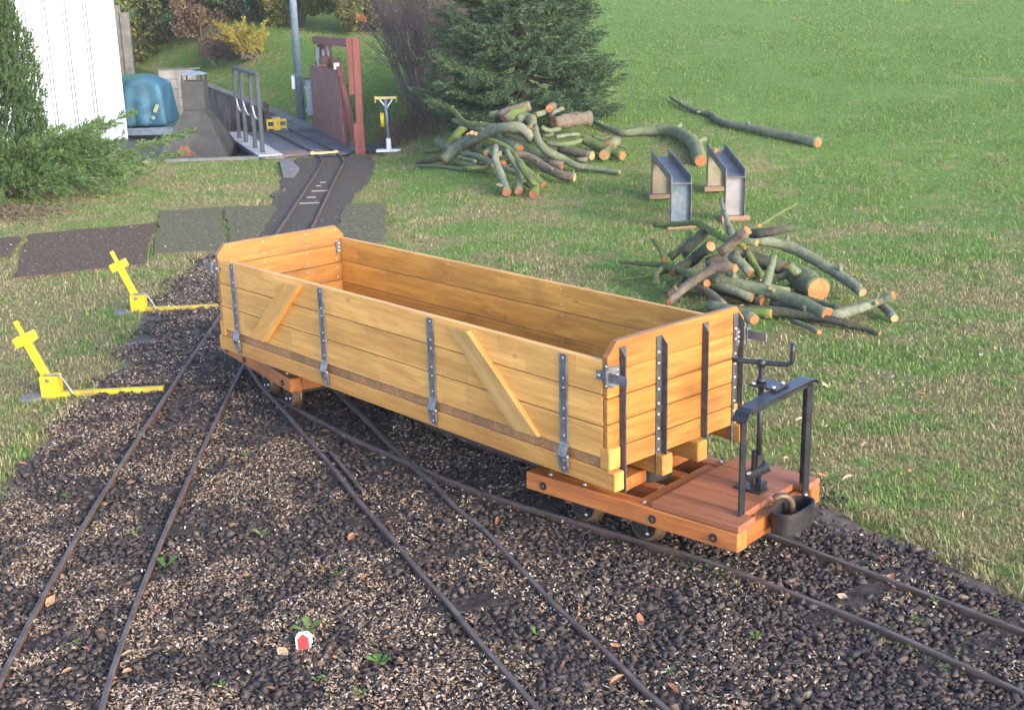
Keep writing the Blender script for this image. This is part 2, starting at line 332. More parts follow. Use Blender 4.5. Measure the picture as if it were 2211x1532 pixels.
def thing(name, label, cat, loc=(0, 0, 0), rotz=0.0, group=None):
    o = link(name, None, None, loc, (0, 0, rotz)); o.empty_display_size = 0.1
    return tag(o, label, cat, group)
def np_mesh(name, V, F, mat, parent=None, smooth=False):
    """V (n,3) floats, F (m,k) ints, all faces with the same k"""
    V = np.asarray(V, np.float32); F = np.asarray(F, np.int32); k_ = F.shape[1]
    me = bpy.data.meshes.new(name); me.vertices.add(len(V)); me.vertices.foreach_set('co', V.ravel())
    me.loops.add(F.size); me.loops.foreach_set('vertex_index', F.ravel())
    me.polygons.add(len(F)); me.polygons.foreach_set('loop_start', np.arange(len(F), dtype=np.int32) * k_)
    me.polygons.foreach_set('loop_total', np.full(len(F), k_, np.int32))
    if smooth: me.polygons.foreach_set('use_smooth', np.ones(len(F), bool))
    me.update(calc_edges=True); me.materials.append(MATS[mat])
    return link(name, me, parent)
def plank(name, mat, c, size, parent, rot=(0, 0, 0), b=0.0015):
    """a board, its length along its own x axis so that the grain follows it"""
    l, wd, t = size
    return MB().box(-l / 2, l / 2, -wd / 2, wd / 2, -t / 2, t / 2, b).build(name, mat, parent, False, c, rot)
def catmull(P, step):
    P = [np.array(q, float) for q in P]
    if len(P) < 3:
        n = max(2, int(np.linalg.norm(P[1][:3] - P[0][:3]) / step)); return [P[0] + (P[1] - P[0]) * i / n for i in range(n + 1)]
    Q = [2 * P[0] - P[1]] + P + [2 * P[-1] - P[-2]]; out = []
    for i in range(1, len(Q) - 2):
        n = max(1, int(np.linalg.norm((Q[i + 1] - Q[i])[:3]) / step))
        for j in range(n):
            t = j / n; a, b_, c_, d = Q[i - 1], Q[i], Q[i + 1], Q[i + 2]
            out.append(0.5 * (2 * b_ + (c_ - a) * t + (2 * a - 5 * b_ + 4 * c_ - d) * t * t + (3 * b_ - a - 3 * c_ + d) * t ** 3))
    out.append(P[-1]); return out
def inpoly(x, y, poly):
    r = np.zeros(x.shape, bool); n = len(poly); j = n - 1
    for i in range(n):
        xi, yi = poly[i]; xj, yj = poly[j]
        if yi != yj: r ^= ((yi > y) != (yj > y)) & (x < (xj - xi) * (y - yi) / (yj - yi) + xi)
        j = i
    return r
_LAT = RNG.random((128, 128))
def vnoise(x, y, s):
    x = x * s + 500.3; y = y * s + 500.7; xi = np.floor(x).astype(int); yi = np.floor(y).astype(int); fx = x - xi; fy = y - yi
    fx = fx * fx * (3 - 2 * fx); fy = fy * fy * (3 - 2 * fy); g = lambda a, b: _LAT[a % 128, b % 128]
    return (g(xi, yi) * (1 - fx) + g(xi + 1, yi) * fx) * (1 - fy) + (g(xi, yi + 1) * (1 - fx) + g(xi + 1, yi + 1) * fx) * fy

# ------------------------------------------------------------------ terrain
def sstep(t): t = np.clip(t, 0, 1); return t * t * (3 - 2 * t)
def xwall(y): return np.where(y < 12.2, -1.15, np.where(y < 14.8, -1.3 - (y - 12.2) * .365, -2.25 - (y - 14.8) * .75))
def terr(x, y):
    x = np.asarray(x, float); y = np.asarray(y, float); t = y - 8.3
    h = 0.112 * np.where(t > 0.8, t - 0.4, np.where(t > 0, t * t / 1.6, 0)); m_ = x - xwall(y)
    h = np.minimum(h, 3.2)
    fr = .45 * sstep((y - 14.6) / 2.8)
    return h * np.where(m_ > 0, fr + (1 - fr) * sstep(m_ / 1.5), 0) + np.where((m_ <= 0) & (y > 12.15) & (y < 22), -0.12, 0.0)
def zt(x, y): return float(terr(x, y))
gx = np.unique(np.concatenate([np.arange(-60, -6, 3.0), np.arange(-6, 0.6, 0.07), np.arange(0.6, 9, 0.3), np.arange(9, 61, 3.0)]))
gy = np.unique(np.concatenate([np.arange(-20, 7, 1.0), np.arange(7, 12, 0.25), np.arange(12, 20, 0.1), np.arange(20, 70, 2.5)]))
GX, GY = np.meshgrid(gx, gy); GZ = terr(GX, GY) - 0.004
GZ += np.where(GY > 8, 0.02 * (vnoise(GX, GY, 1.3) - .5), 0) * (GX > -1)
nx, ny = len(gx), len(gy); idx = np.arange(nx * ny).reshape(ny, nx)
F = np.stack([idx[:-1, :-1], idx[:-1, 1:], idx[1:, 1:], idx[1:, :-1]], -1).reshape(-1, 4)
tag(np_mesh('ground', np.stack([GX, GY, GZ], -1).reshape(-1, 3), F, 'lawn_ground', smooth=True), kind='structure')

BALLAST = [(-1.75, 1.6), (-1.66, 3.46), (-1.63, 3.68), (-1.65, 3.96), (-1.67, 4.24), (-1.63, 4.62), (-1.70, 5.28), (-1.78, 5.94), (-1.83, 6.78), (-1.8, 7.5), (-1.56, 7.83),
           (-1.17, 7.78), (-0.95, 6.67), (-0.62, 5.3), (-0.12, 4.42), (0.28, 4.05), (0.66, 3.72), (0.86, 3.45), (0.97, 3.29), (1.06, 3.14), (1.14, 2.98), (1.21, 2.83), (1.28, 2.66), (1.36, 2.5), (1.9, 1.6)]
SLABS = [('slab_asphalt', [(-3.20, 8.26), (-2.44, 8.56), (-2.14, 7.15), (-2.79, 6.86)], 'dark rough path slab left of the track, largest of the row', 'dark'),
         ('slab_mossy', [(-2.55, 9.10), (-2.11, 9.17), (-1.74, 7.50), (-2.16, 7.46)], 'grey gravelly path slab between the dark slab and the mossy one', 'grey'),
         ('slab_mossy', [(-2.09, 9.17), (-1.72, 9.22), (-1.62, 8.17), (-1.70, 7.52)], 'narrow mossy path slab against the left rail behind the wagon', 'm'),
         ('slab_mossy', [(-1.20, 9.15), (-0.91, 9.22), (-0.76, 7.62), (-1.10, 7.66)], 'mossy path slab right of the track behind the wagon', 'r'),
         ('slab_asphalt', [(-3.9, 7.9), (-3.24, 8.19), (-3.05, 7.50), (-3.5, 7.0)], 'dark sunken slab at the left edge of the photo', 'l')]
GRAVEL = [(-2.02, 12.1), (-1.33, 12.15), (-1.22, 11.5), (-1.14, 10.44), (-1.19, 9.46), (-1.10, 7.78), (-1.60, 7.80), (-1.84, 9.79), (-1.95, 10.9)]
def sheet(name, poly, z, mat):
    n = len(poly); bm = bmesh.new()
    vs = [bm.verts.new((x, y, z)) for x, y in poly]; f = bm.faces.new(vs)
    if f.normal.z < 0: f.normal_flip()
    bmesh.ops.triangulate(bm, faces=[f]); me = bpy.data.meshes.new(name); bm.to_mesh(me); bm.free(); me.materials.append(MATS[mat])
    return tag(link(name, me), kind='structure')
def ragged(poly, amp, step=.06):
    out = []
    for i in range(len(poly)):
        a, b = np.array(poly[i]), np.array(poly[(i + 1) % len(poly)]); n = max(1, int(np.linalg.norm(b - a) / step))
        for j in range(n):
            q = a + (b - a) * j / n; out.append((q[0] + amp * (float(vnoise(q[0], q[1], 6)) - .5) * 2, q[1] + amp * (float(vnoise(q[0] + 7, q[1], 6)) - .5) * 2))
    return out
sheet('ballast_bed', ragged(BALLAST, .05), 0.0, 'ballast_soil')
sheet('gravel_path', ragged(GRAVEL, .03, .04), 0.004, 'gravel_bed')
for mat, poly, lab, nm in SLABS:
    o = MB().prism([(x, y, -0.04) for x, y in ragged(poly, .018, .05)], (0, 0, 0.050)).build('path_slab', mat)
    tag(o, lab, 'path slab', 'slabs of the path across the track')

# ------------------------------------------------------------------ tracks
T1L = [(-1.116, 2.2), (-1.165, 2.5), (-1.202, 2.8), (-1.232, 3.1), (-1.265, 3.5), (-1.299, 4), (-1.328, 4.5), (-1.355, 5), (-1.391, 5.7), (-1.431, 6.5), (-1.471, 7.3), (-1.517, 8.2), (-1.559, 9), (-1.597, 9.7), (-1.635, 10.4), (-1.676, 11.18), (-1.72, 11.659), (-1.781, 11.983), (-1.874, 12.25)]
T1R = [(-0.872, 2.2), (-0.919, 2.5), (-0.955, 2.8), (-0.985, 3.1), (-1.019, 3.5), (-1.054, 4), (-1.086, 4.5), (-1.115, 5), (-1.156, 5.7), (-1.202, 6.5), (-1.248, 7.3), (-1.302, 8.2), (-1.351, 9), (-1.395, 9.7), (-1.439, 10.4), (-1.479, 11.095), (-1.504, 11.548), (-1.584, 12.013), (-1.66, 12.25)]
M1 = [(-1.10,4.97),(-1.084,4.91),(-0.982,4.657),(-0.879,4.432),(-0.757,4.147),(-0.601,3.791),(-0.464,3.457),(-0.349,3.199),(-0.248,2.96),(-0.172,2.796),(-0.107,2.636),(-0.044,2.493),(0.039,2.302),(0.10,2.15)]
M2 = [(-0.95,5.2),(-0.747,4.731),(-0.625,4.438),(-0.525,4.216),(-0.44,4.005),(-0.339,3.772),(-0.249,3.589),(-0.179,3.406),(-0.092,3.238),(0.004,2.994),(0.092,2.773),(0.151,2.645),(0.222,2.486),(0.27,2.369),(0.306,2.296),(0.37,2.15)]
RN = [(-0.889,4.489),(-0.809,4.379),(-0.752,4.298),(-0.65,4.158),(-0.559,4.033),(-0.480,3.938),(-0.414,3.86),(-0.339,3.772),(-0.253,3.668),(-0.159,3.566),(-0.058,3.469),(0.057,3.368),(0.155,3.290),(0.229,3.225),(0.403,3.085),(0.492,3.004),(0.572,2.924),(0.674,2.812),(0.784,2.690),(0.882,2.570),(0.967,2.455),(1.063,2.326),(1.2,2.14)]
RF = [(-0.66,4.655),(-0.55,4.50),(-0.44,4.35),(-0.34,4.21),(-0.23,4.07),(-0.10,3.92),(0.03,3.78),(0.16,3.66),(0.30,3.53),(0.43,3.41),(0.56,3.29),(0.691,3.161),(0.783,3.052),(0.889,2.924),(0.987,2.805),(1.075,2.70),(1.172,2.58),(1.254,2.475),(1.45,2.22)]
def rail(pts, parent, ztop, h=0.03):
    """flat-bottomed rail section swept along the line"""
    C = catmull([(x, y, 0) for x, y in pts], 0.06); prof = [(-.014, ztop - h), (-.014, ztop - h + .004), (-.004, ztop - h + .008), (-.004, ztop - .010), (-.0062, ztop - .008), (-.0062, ztop - .0015), (-.005, ztop),
            (.005, ztop), (.0062, ztop - .0015), (.0062, ztop - .008), (.004, ztop - .010), (.004, ztop - h + .008), (.014, ztop - h + .004), (.014, ztop - h)]
    n = len(prof); b = MB(); vs = []; fs = []; mi = []
    for i, q in enumerate(C):
        t = C[min(i + 1, len(C) - 1)] - C[max(i - 1, 0)]; t /= np.linalg.norm(t); nn = (-t[1], t[0])
        for (a, z) in prof: vs.append((q[0] + nn[0] * a, q[1] + nn[1] * a, z))
    for i in range(len(C) - 1):
        for j in range(n):
            fs.append((i * n + j, i * n + (j + 1) % n, (i + 1) * n + (j + 1) % n, (i + 1) * n + j)); mi.append(1 if j in (5, 6, 7) else 0)
    fs += [tuple(range(n)), tuple(range((len(C) - 1) * n, len(C) * n))]; mi += [0, 0]
    b.v, b.f, b.mi = vs, fs, mi
    return b.build('rail', ['rail_side', 'rail_top'], parent)
def sleepers(A, B, parent, step, over=0.09, y0=None, y1=None, wdt=0.075):
    a = catmull([(x, y, 0) for x, y in A], 0.02); b = np.array(catmull([(x, y, 0) for x, y in B], 0.02)); acc = step * .4
    for i in range(1, len(a)):
        acc += np.linalg.norm(a[i] - a[i - 1])
        if acc < step: continue
        acc = 0; p_ = a[i]; q = b[np.argmin(np.linalg.norm(b - p_, axis=1))]; d = q - p_; l = np.linalg.norm(d)
        if l > 0.4 or (y0 and (p_[1] < y0 or p_[1] > y1)): continue
        c = (p_ + q) / 2; ang = math.atan2(d[1], d[0]) + random.uniform(-.04, .04)
        plank('sleeper', 'sleeper_steel', (c[0], c[1], -0.003 + random.uniform(-.003, .003)), (l + 2 * over, wdt, 0.026), parent, (0, 0, ang), 0.003)
t = thing('railway_track', 'straight narrow railway track along the left running back to the lift platform', 'track', (0, 0, 0))
rail(T1L, t, .025); rail(T1R, t, .0252)
for x_, y_, l_ in ((-1.49, 9.87, .13), (-1.51, 9.55, .07), (-1.485, 9.27, .15), (-1.53, 10.35, .05), (-1.54, 10.15, .04)): plank('sleeper_edge', 'stand_white', (x_, y_, .008), (l_, .008, .008), t, (0, 0, .05), .001)
sleepers(T1L, T1R, t, 0.3, 0.08, 2.0, 7.6)
t = thing('railway_track', 'middle railway track branching from the left track to the bottom centre', 'track', (0, 0, 0))
rail(M1, t, .0246); rail(M2, t, .0242); sleepers(M1, M2, t, 0.3, 0.08, 2.0, 4.6)
t = thing('railway_track', 'railway track curving to the right under the wooden wagon', 'track', (0, 0, 0))
rail(RN, t, .0249); rail(RF, t, .0245); sleepers(RN, RF, t, 0.31, 0.08, 2.0, 4.5)
for p0, p1 in (((-0.612, 3.90), (-0.462, 3.54)),):   # check rails beside the crossing
    rail([p0, ((p0[0] + p1[0]) / 2, (p0[1] + p1[1]) / 2), p1], t, .0235)

# ------------------------------------------------------------------ ballast stones, wood chips
def templates(n, npts):
    out = []
    for i in range(n):
        bm = bmesh.new(); P = RNG.normal(size=(npts, 3)); P /= np.linalg.norm(P, axis=1)[:, None]; P *= RNG.uniform(.75, 1.1, (npts, 1)); P *= np.array([1, .8, .58])
        for q in P: bm.verts.new(q)
        r_ = bmesh.ops.convex_hull(bm, input=bm.verts); loose = [v_ for v_ in bm.verts if not v_.link_faces]
        bmesh.ops.delete(bm, geom=loose, context='VERTS'); bmesh.ops.triangulate(bm, faces=bm.faces[:]); bm.verts.index_update()
        out.append((np.array([q.co[:] for q in bm.verts]), np.array([[q.index for q in f.verts] for f in bm.faces]))); bm.free()
    return out
def flatrot(n, tilt=.45):
    """rotation about the vertical with a small tilt, so that flat stones lie flat"""
    a = RNG.random(n) * 6.283; b = RNG.normal(0, tilt, n); c_ = RNG.random(n) * 6.283; Z = lambda t: np.stack([np.cos(t), -np.sin(t), 0 * t, np.sin(t), np.cos(t), 0 * t, 0 * t, 0 * t, 1 + 0 * t], -1).reshape(-1, 3, 3)
    X = np.stack([1 + 0 * b, 0 * b, 0 * b, 0 * b, np.cos(b), -np.sin(b), 0 * b, np.sin(b), np.cos(b)], -1).reshape(-1, 3, 3); return Z(a) @ X @ Z(c_)
def randrot(n):
    q = RNG.normal(size=(n, 4)); q /= np.linalg.norm(q, axis=1)[:, None]; a, b, c_, d = q.T
    return np.stack([1 - 2 * (c_ * c_ + d * d), 2 * (b * c_ - a * d), 2 * (b * d + a * c_), 2 * (b * c_ + a * d), 1 - 2 * (b * b + d * d), 2 * (c_ * d - a * b), 2 * (b * d - a * c_), 2 * (c_ * d + a * b), 1 - 2 * (b * b + c_ * c_)], -1).reshape(n, 3, 3)
def frustum_pts(n, y0, y1, power, margin=.35):
    """points in the part of the ground the place shows, denser nearer"""
    u = RNG.random(n)
    if abs(power - 1) < 1e-6: y = y0 * (y1 / y0) ** u
    else: y = (y0 ** (1 - power) + u * (y1 ** (1 - power) - y0 ** (1 - power))) ** (1 / (1 - power))
    x = (RNG.random(n) * 2 - 1) * (0.43 * y + margin); return x, y
def instances(name, tmpl, P, S, R, mat):
    Vs, Fs, off = [], [], 0; which = RNG.integers(0, len(tmpl), len(P))
    for i, (tv, tf) in enumerate(tmpl):
        w_ = np.nonzero(which == i)[0]
        V = np.einsum('nij,kj->nki', R[w_], tv) * S[w_][:, None, None] + P[w_][:, None, :]
        Fs.append((tf[None] + (np.arange(len(w_)) * len(tv))[:, None, None] + off).reshape(-1, 3)); Vs.append(V.reshape(-1, 3)); off += len(w_) * len(tv)
    return np_mesh(name, np.concatenate(Vs), np.concatenate(Fs), mat)
_RM = np.zeros((900, 1400), bool)
for _p in (T1L, T1R, M1, M2, RN, RF):
    for q in catmull([(a, b, 0) for a, b in _p], .004):
        i_, j_ = int((q[0] + 2.2) / .005), int((q[1] - 1.9) / .005)
        if 4 < i_ < 896 and 4 < j_ < 1396: _RM[i_ - 1:i_ + 2, j_ - 1:j_ + 2] = True
def off_rail(x, y): return ~_RM[np.clip(((x + 2.2) / .005).astype(int), 0, 899), np.clip(((y - 1.9) / .005).astype(int), 0, 1399)]
# clean basalt in the right foreground, chips lie thicker to the left and between the tracks
x, y = frustum_pts(132000, 2.05, 8.0, 1.0); edge = 0.22 * (vnoise(x, y, 5) - .5) + .16 * (RNG.random(len(x)) - .5) * RNG.random(len(x))
k_ = inpoly(x + edge, y + edge, BALLAST) | (inpoly(x, y, GRAVEL) & (RNG.random(len(x)) < .3)); k_ &= off_rail(x, y); x, y = x[k_], y[k_]
S = np.clip(np.exp(RNG.normal(math.log(.0098), .32, len(x))), .0045, .022) * np.where(y > 4, 1.0 + (y - 4) * .06, 1)
big = RNG.random(len(x)) < .004; S[big] = RNG.uniform(.02, .032, big.sum())
z = 0.002 + S * .35 * RNG.random(len(x)) + .006 * vnoise(x, y, 6); z[big] -= .012
tag(instances('ballast_stones', templates(18, 8), np.stack([x, y, z], -1), S, flatrot(len(x)), 'stone'), 'dark crushed basalt ballast between and around the rails', 'ballast', kind='stuff')
def chips(n, y0, y1, test, zoff, smin, smax, name, label, power=1.0, mat='wood_chip', cat='wood chips'):
    x, y = frustum_pts(n, y0, y1, power); k_ = test(x, y); x, y = x[k_], y[k_]; n = len(x)
    a = RNG.random(n) * 6.283; L = RNG.uniform(smin, smax, n) * (1 + .06 * np.maximum(y - 3, 0)); W_ = L * RNG.uniform(.12, .5, n); tl = RNG.uniform(-.5, .5, n); z = zoff + RNG.random(n) * .012 + terr(x, y)
    d = np.stack([np.cos(a) * np.cos(tl), np.sin(a) * np.cos(tl), np.sin(tl)], -1); s_ = np.stack([-np.sin(a), np.cos(a), RNG.uniform(-.6, .6, n)], -1)
    c_ = np.stack([x, y, z], -1); up_ = np.zeros((n, 3)); up_[:, 2] = L * RNG.uniform(-.05, .25, n)
    p = [c_ - d * (L / 2)[:, None] - s_ * (W_ / 2)[:, None], c_ - d * (L / 2)[:, None] + s_ * (W_ / 2)[:, None], c_ + up_ + s_ * (W_ / 2)[:, None], c_ + up_ - s_ * (W_ / 2)[:, None], c_ + d * (L / 2)[:, None] + s_ * (W_ / 2)[:, None], c_ + d * (L / 2)[:, None] - s_ * (W_ / 2)[:, None]]
    V = np.stack(p, 1).reshape(-1, 3); o = (np.arange(n) * 6)[:, None]
    F = np.concatenate([o + np.array([0, 3, 2, 1]), o + np.array([3, 5, 4, 2])]); tag(np_mesh(name, V, F, mat), label, cat, kind='stuff')
def chip_test(x, y):
    d_ = vnoise(x, y, 2.2) * .6 + vnoise(x, y, 8) * .9 + vnoise(x, y, 21) * .6 - 1.05
    bias = .17 - .26 * sstep((x + .2 + .15 * (y - 3)) / 1.0) + .12 * sstep((y - 4) / 1.5)
    band = .95 * np.exp(-((x + 1.60) / .28) ** 2) + .10 * sstep((y - 3.2) / 1.5)
    return inpoly(x + .34 * (vnoise(x, y, 5) - .38), y, BALLAST) & (RNG.random(len(x)) < np.clip(d_ * 3.6 + bias - .04 + band, .02, .90) * (.28 + .72 * sstep((.35 - x) / 1.2)))  & off_rail(x, y)
chips(400000, 2.05, 8.0, chip_test, .011, .0028, .0105, 'wood_chips', 'pale wood shavings and chips scattered over the ballast')
def chip_path(x, y):
    r_ = np.zeros(len(x), bool)
    for _, poly, _, _ in SLABS: r_ |= inpoly(x, y, poly)
    return (r_ & (RNG.random(len(x)) < .55)) | (inpoly(x, y, GRAVEL) & (RNG.random(len(x)) < .12))
chips(34000, 6.8, 12.0, chip_path, .011, .003, .007, 'wood_chips', 'fine pale chips scattered over the path slabs behind the wagon')
def chip_lawn(x, y):
    return ~inpoly(x, y, BALLAST) & (RNG.random(len(x)) < .05 + .5 * np.exp(-((x - 1.55) ** 2 + (y - 5.35) ** 2) / .5) + .3 * np.exp(-((x + 1.8) / .25) ** 2) * (y < 5)) & (terr(x, y) > -.01)
chips(16000, 2.6, 12.0, chip_lawn, .014, .004, .013, 'wood_chips', 'sawdust and chips sprinkled in the grass beside the log piles')

chips(60000, 8.0, 11.0, lambda x, y: RNG.random(len(x)) < 1.0 * np.exp(-((x + 3.75) / .42) ** 2 - ((y - 9.2) / .38) ** 2), .010, .012, .03, 'leaf_litter', 'brown fallen needles and litter below the juniper', 1.0, 'brown_leaves', 'leaf litter')
_rp = np.array([q[:2] for p_ in (RN[13:], RF[10:]) for q in catmull([(a, b, 0) for a, b in p_], .01)])
def moss_test(x, y):
    k_ = (y < 3.4) & (x > .1); r_ = np.zeros(len(x), bool); w_ = np.nonzero(k_)[0]
    d_ = np.min(np.hypot(x[w_][:, None] - _rp[:, 0], y[w_][:, None] - _rp[:, 1]), 1); r_[w_] = (d_ > .014) & (d_ < .045) & (vnoise(x[w_], y[w_], 9) > .58); return r_
chips(30000, 2.05, 3.5, moss_test, .010, .004, .011, 'rail_moss', 'small green moss growing along the rails in front of the wagon', 1.0, 'weed_leaves', 'moss')
# ------------------------------------------------------------------ grass
def grass_mask(x, y):
    e = .26 * (vnoise(x, y, 4) - .5) + .16 * (vnoise(x, y, 13) - .5); k_ = ~inpoly(x + e, y + e * .6, BALLAST)
    for _, poly, _, _ in SLABS:
        c_ = np.mean(poly, 0); k_ &= ~inpoly(c_[0] + (x - c_[0]) * (.99 + .07 * (vnoise(x, y, 9) - .5)), c_[1] + (y - c_[1]) * (.99 + .07 * (vnoise(x, y, 9) - .5)), poly)
    k_ &= ~inpoly(x + e * .9, y + e * .4, GRAVEL); k_ &= ~((y > 12.0) & (x < xwall(y) + .12)); k_ &= ~((y > 13.2) & (x < -.6) & (x > xwall(y) + 2.2))
    bare = vnoise(x, y, 1.7) * .5 + vnoise(x, y, 4.5) * .5
    return k_ & (RNG.random(len(x)) < np.clip(1.75 - bare * 1.6, .25, 1))
def blades(n, y0, y1, seg, lmin, lmax, wd, name, label, power=1.0):
    x, y = frustum_pts(n, y0, y1, power, .85); k_ = grass_mask(x, y); x, y = x[k_], y[k_]; n = len(x); z = terr(x, y) - .004
    lush = sstep((y + 1.2 * x - 4.5) / 12); tuft = vnoise(x, y, 3.3)
    L = RNG.uniform(lmin, lmax, n) * (.55 + .9 * tuft) * (.75 + .45 * lush); W_ = wd * RNG.uniform(.7, 1.3, n) * (1 + .17 * np.maximum(y - 3.5, 0))
    a = RNG.random(n) * 6.283; lean = RNG.uniform(.35, 1.45, n)
    d = np.stack([np.cos(a), np.sin(a)], -1); s_ = np.stack([-np.sin(a), np.cos(a)], -1) * (W_ / 2)[:, None]
    b0 = np.stack([x, y, z], -1); S3 = np.concatenate([s_, np.zeros((n, 1))], 1)
    tip = b0 + np.concatenate([d * (L * np.sin(lean))[:, None], (L * np.cos(lean))[:, None]], 1)
    if seg == 1:
        V = np.stack([b0 - S3, b0 + S3, tip], 1).reshape(-1, 3); F = (np.arange(n) * 3)[:, None] + np.array([0, 1, 2])
    else:
        mid = b0 + np.concatenate([d * (L * .55 * np.sin(lean * .5))[:, None], (L * .55 * np.cos(lean * .5))[:, None]], 1)
        V = np.stack([b0 - S3, b0 + S3, mid + S3 * .8, mid - S3 * .8, tip], 1).reshape(-1, 3); o = (np.arange(n) * 5)[:, None]
        F = np.concatenate([o + np.array([0, 1, 2]), o + np.array([0, 2, 3]), o + np.array([3, 2, 4])])
    tag(np_mesh(name, V, F, 'grass_blade'), label, 'grass', kind='stuff')
blades(340000, 2.5, 7.0, 2, .013, .034, .0025, 'lawn_grass', 'short patchy green and straw coloured lawn grass near the track')
blades(520000, 7.0, 24.0, 1, .014, .036, .0026, 'meadow_grass', 'short green grass of the meadow slope behind the log piles', 1.0)
_gm = grass_mask
def grass_mask(x, y):
    o = inpoly(x - .10, y - .06, BALLAST) | inpoly(x + .10, y, BALLAST) | inpoly(x - .05, y - .03, BALLAST)
    return o & ~inpoly(x + .03 * (vnoise(x, y, 9) - .2), y, BALLAST) & (RNG.random(len(x)) < np.clip(2.4 * vnoise(x, y, 5) - .5, 0, 1))
blades(260000, 2.4, 7.5, 2, .022, .060, .0028, 'edge_grass', 'longer grass tufts along the edge of the ballast')

# ------------------------------------------------------------------ wagon (local x points to the brake end, y to the far side)
WG = thing('goods_wagon', 'small open goods wagon with honey coloured plank sides on two red-brown bogies', 'wagon', (0.241, 3.025, 0.265), math.atan2(-0.745, 0.667))
L_, W_g, HS, HE, TE, TS = 1.98, 0.557, 0.301, 0.350, 0.017, 0.017
bolt_me = MB().tube([(0, 0, 0), (0, 0, .002), (0, 0, .0034)], [.0042, .0038, .0016], 8).mesh('bolt', 'bolt_steel', True)
bigbolt = MB(); bigbolt.tube([(0, 0, 0), (0, 0, .004)], [.0115, .0115], 14); bigbolt.cur = 1; bigbolt.tube([(0, 0, .004), (0, 0, .010)], [.0062, .0056], 6)
bigbolt_me = bigbolt.mesh('bolt', ['black_iron', 'hook_iron'])
FACE = {'-y': (math.pi / 2, 0, 0), '+y': (-math.pi / 2, 0, 0), '+x': (0, math.pi / 2, 0), '-x': (0, -math.pi / 2, 0), '+z': (0, 0, 0)}
def bolt(parent, loc, face, me=None, s=1.0):
    o = link('bolt', me or bolt_me, parent, loc, FACE[face]); o.scale = (s, s, s); return o
ROWS_E = [0.0, .060, .130, .200, .272, .350]
ROWS_S = [.034, .1215, .2085, .301]
IRON_V = [.056, .196, .386, .520]
STRAP_U = [.157, .717, 1.291, 1.857]
def boards_end(u0, u1, nm):
    for i in range(5):
        a, b = ROWS_E[i] + .0013, ROWS_E[i + 1] - .0013
        if i < 4: plank(nm, 'honey_wood', (-(u0 + u1) / 2, W_g / 2, (a + b) / 2), (W_g, b - a, u1 - u0), WG, (math.pi / 2, 0, math.pi / 2), .0022)
        else:
            c = b - .0375; x0, x1 = -W_g / 2, W_g / 2; h0 = a - (a + b) / 2
            P = [(x0, h0, 0), (x1, h0, 0), (x1, c - (a + b) / 2, 0), (x1 - .035, b - (a + b) / 2, 0), (x0 + .035, b - (a + b) / 2, 0), (x0, c - (a + b) / 2, 0)]
            t = u1 - u0
            MB().prism([(q[0], q[1], -t / 2) for q in P], (0, 0, t)).build(nm, 'honey_wood', WG, False, (-(u0 + u1) / 2, W_g / 2, (a + b) / 2), (math.pi / 2, 0, math.pi / 2))
boards_end(0, TE, 'end_board'); boards_end(L_ - TE, L_, 'end_board')
for v0, mat in ((0.0, 'pale_wood'), (W_g - TS, 'brightened_inner_wood')):
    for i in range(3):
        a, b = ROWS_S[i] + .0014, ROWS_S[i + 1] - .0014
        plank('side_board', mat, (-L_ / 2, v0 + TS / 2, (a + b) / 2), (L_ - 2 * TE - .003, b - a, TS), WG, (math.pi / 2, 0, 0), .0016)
# floor boards laid across, their ends showing under the sides
nb = 22; bw = (L_ - .03) / nb
for i in range(nb):
    plank('floor_board', 'floor_wood', (-(.015 + bw * (i + .5)), W_g / 2, .0185), (W_g - .014, bw - .0012, .027), WG, (0, 0, math.pi / 2), .001)
for v0, v1 in ((0.001, .037), (W_g - .037, W_g - .001)):
    plank('sill_beam', 'sill_wood', (-L_ / 2, (v0 + v1) / 2, -.0225), (L_ + .05, v1 - v0, .053), WG, (0, 0, 0), .003)
for v0, v1 in ((.188, .229), (.334, .375)):
    plank('inner_beam', 'sill_wood', (-L_ / 2, (v0 + v1) / 2, -.0275), (L_ + .05, v1 - v0, .058), WG, (0, 0, 0), .003)
for v in (.020, W_g - .020):                                  # corner blocks under the end boards
    for u in (.010, L_ - .010):
        plank('corner_block', 'sill_wood', (-u, v, .036), (.034, .043, .058), WG, (0, 0, 0), .002)
# drop-side straps with hinges
def strap_me(s):
    b = MB(); y0, y1 = (-.003, 0.0) if s < 0 else (0.0, .003); f = -1 if s < 0 else 1
    b.box(-.0135, .0135, min(0, f * .003), max(0, f * .003), .048, .292)
    for x in (-.012, .012): b.box(x - .0018, x + .0018, min(f * .003, f * .0065), max(f * .003, f * .0065), .048, .292)
    # joggle outwards towards the hinge
    path = [(0, .048), (.003, .036), (.009, .024), (.012, .014)]
    for i in range(3):
        (a, za), (c, zc) = path[i], path[i + 1]
        b.prism([(-.015, f * a, za), (-.015, f * (a + .005), za), (-.0145, f * (c + .005), zc), (-.0145, f * c, zc)], (.0297, 0, 0))
    return b.mesh('side_strap', 'strap_steel')
def hinge_me(s):
    f = -1 if s < 0 else 1; b = MB()
    b.cyl((-.019, f * .011, .011), (.019, f * .011, .011), .0056, 10)
    b.prism([(-.017, f * .001, .010), (.017, f * .001, .010), (.011, f * .001, -.040), (-.011, f * .001, -.040)], (0, f * .004, 0))
    for x in (-.017, .0145):
        b.prism([(x, f * .004, .013), (x, f * .014, .013), (x, f * .014, .005), (x, f * .006, -.034)], (.0025, 0, 0))
    return b.mesh('hinge', 'strap_steel')
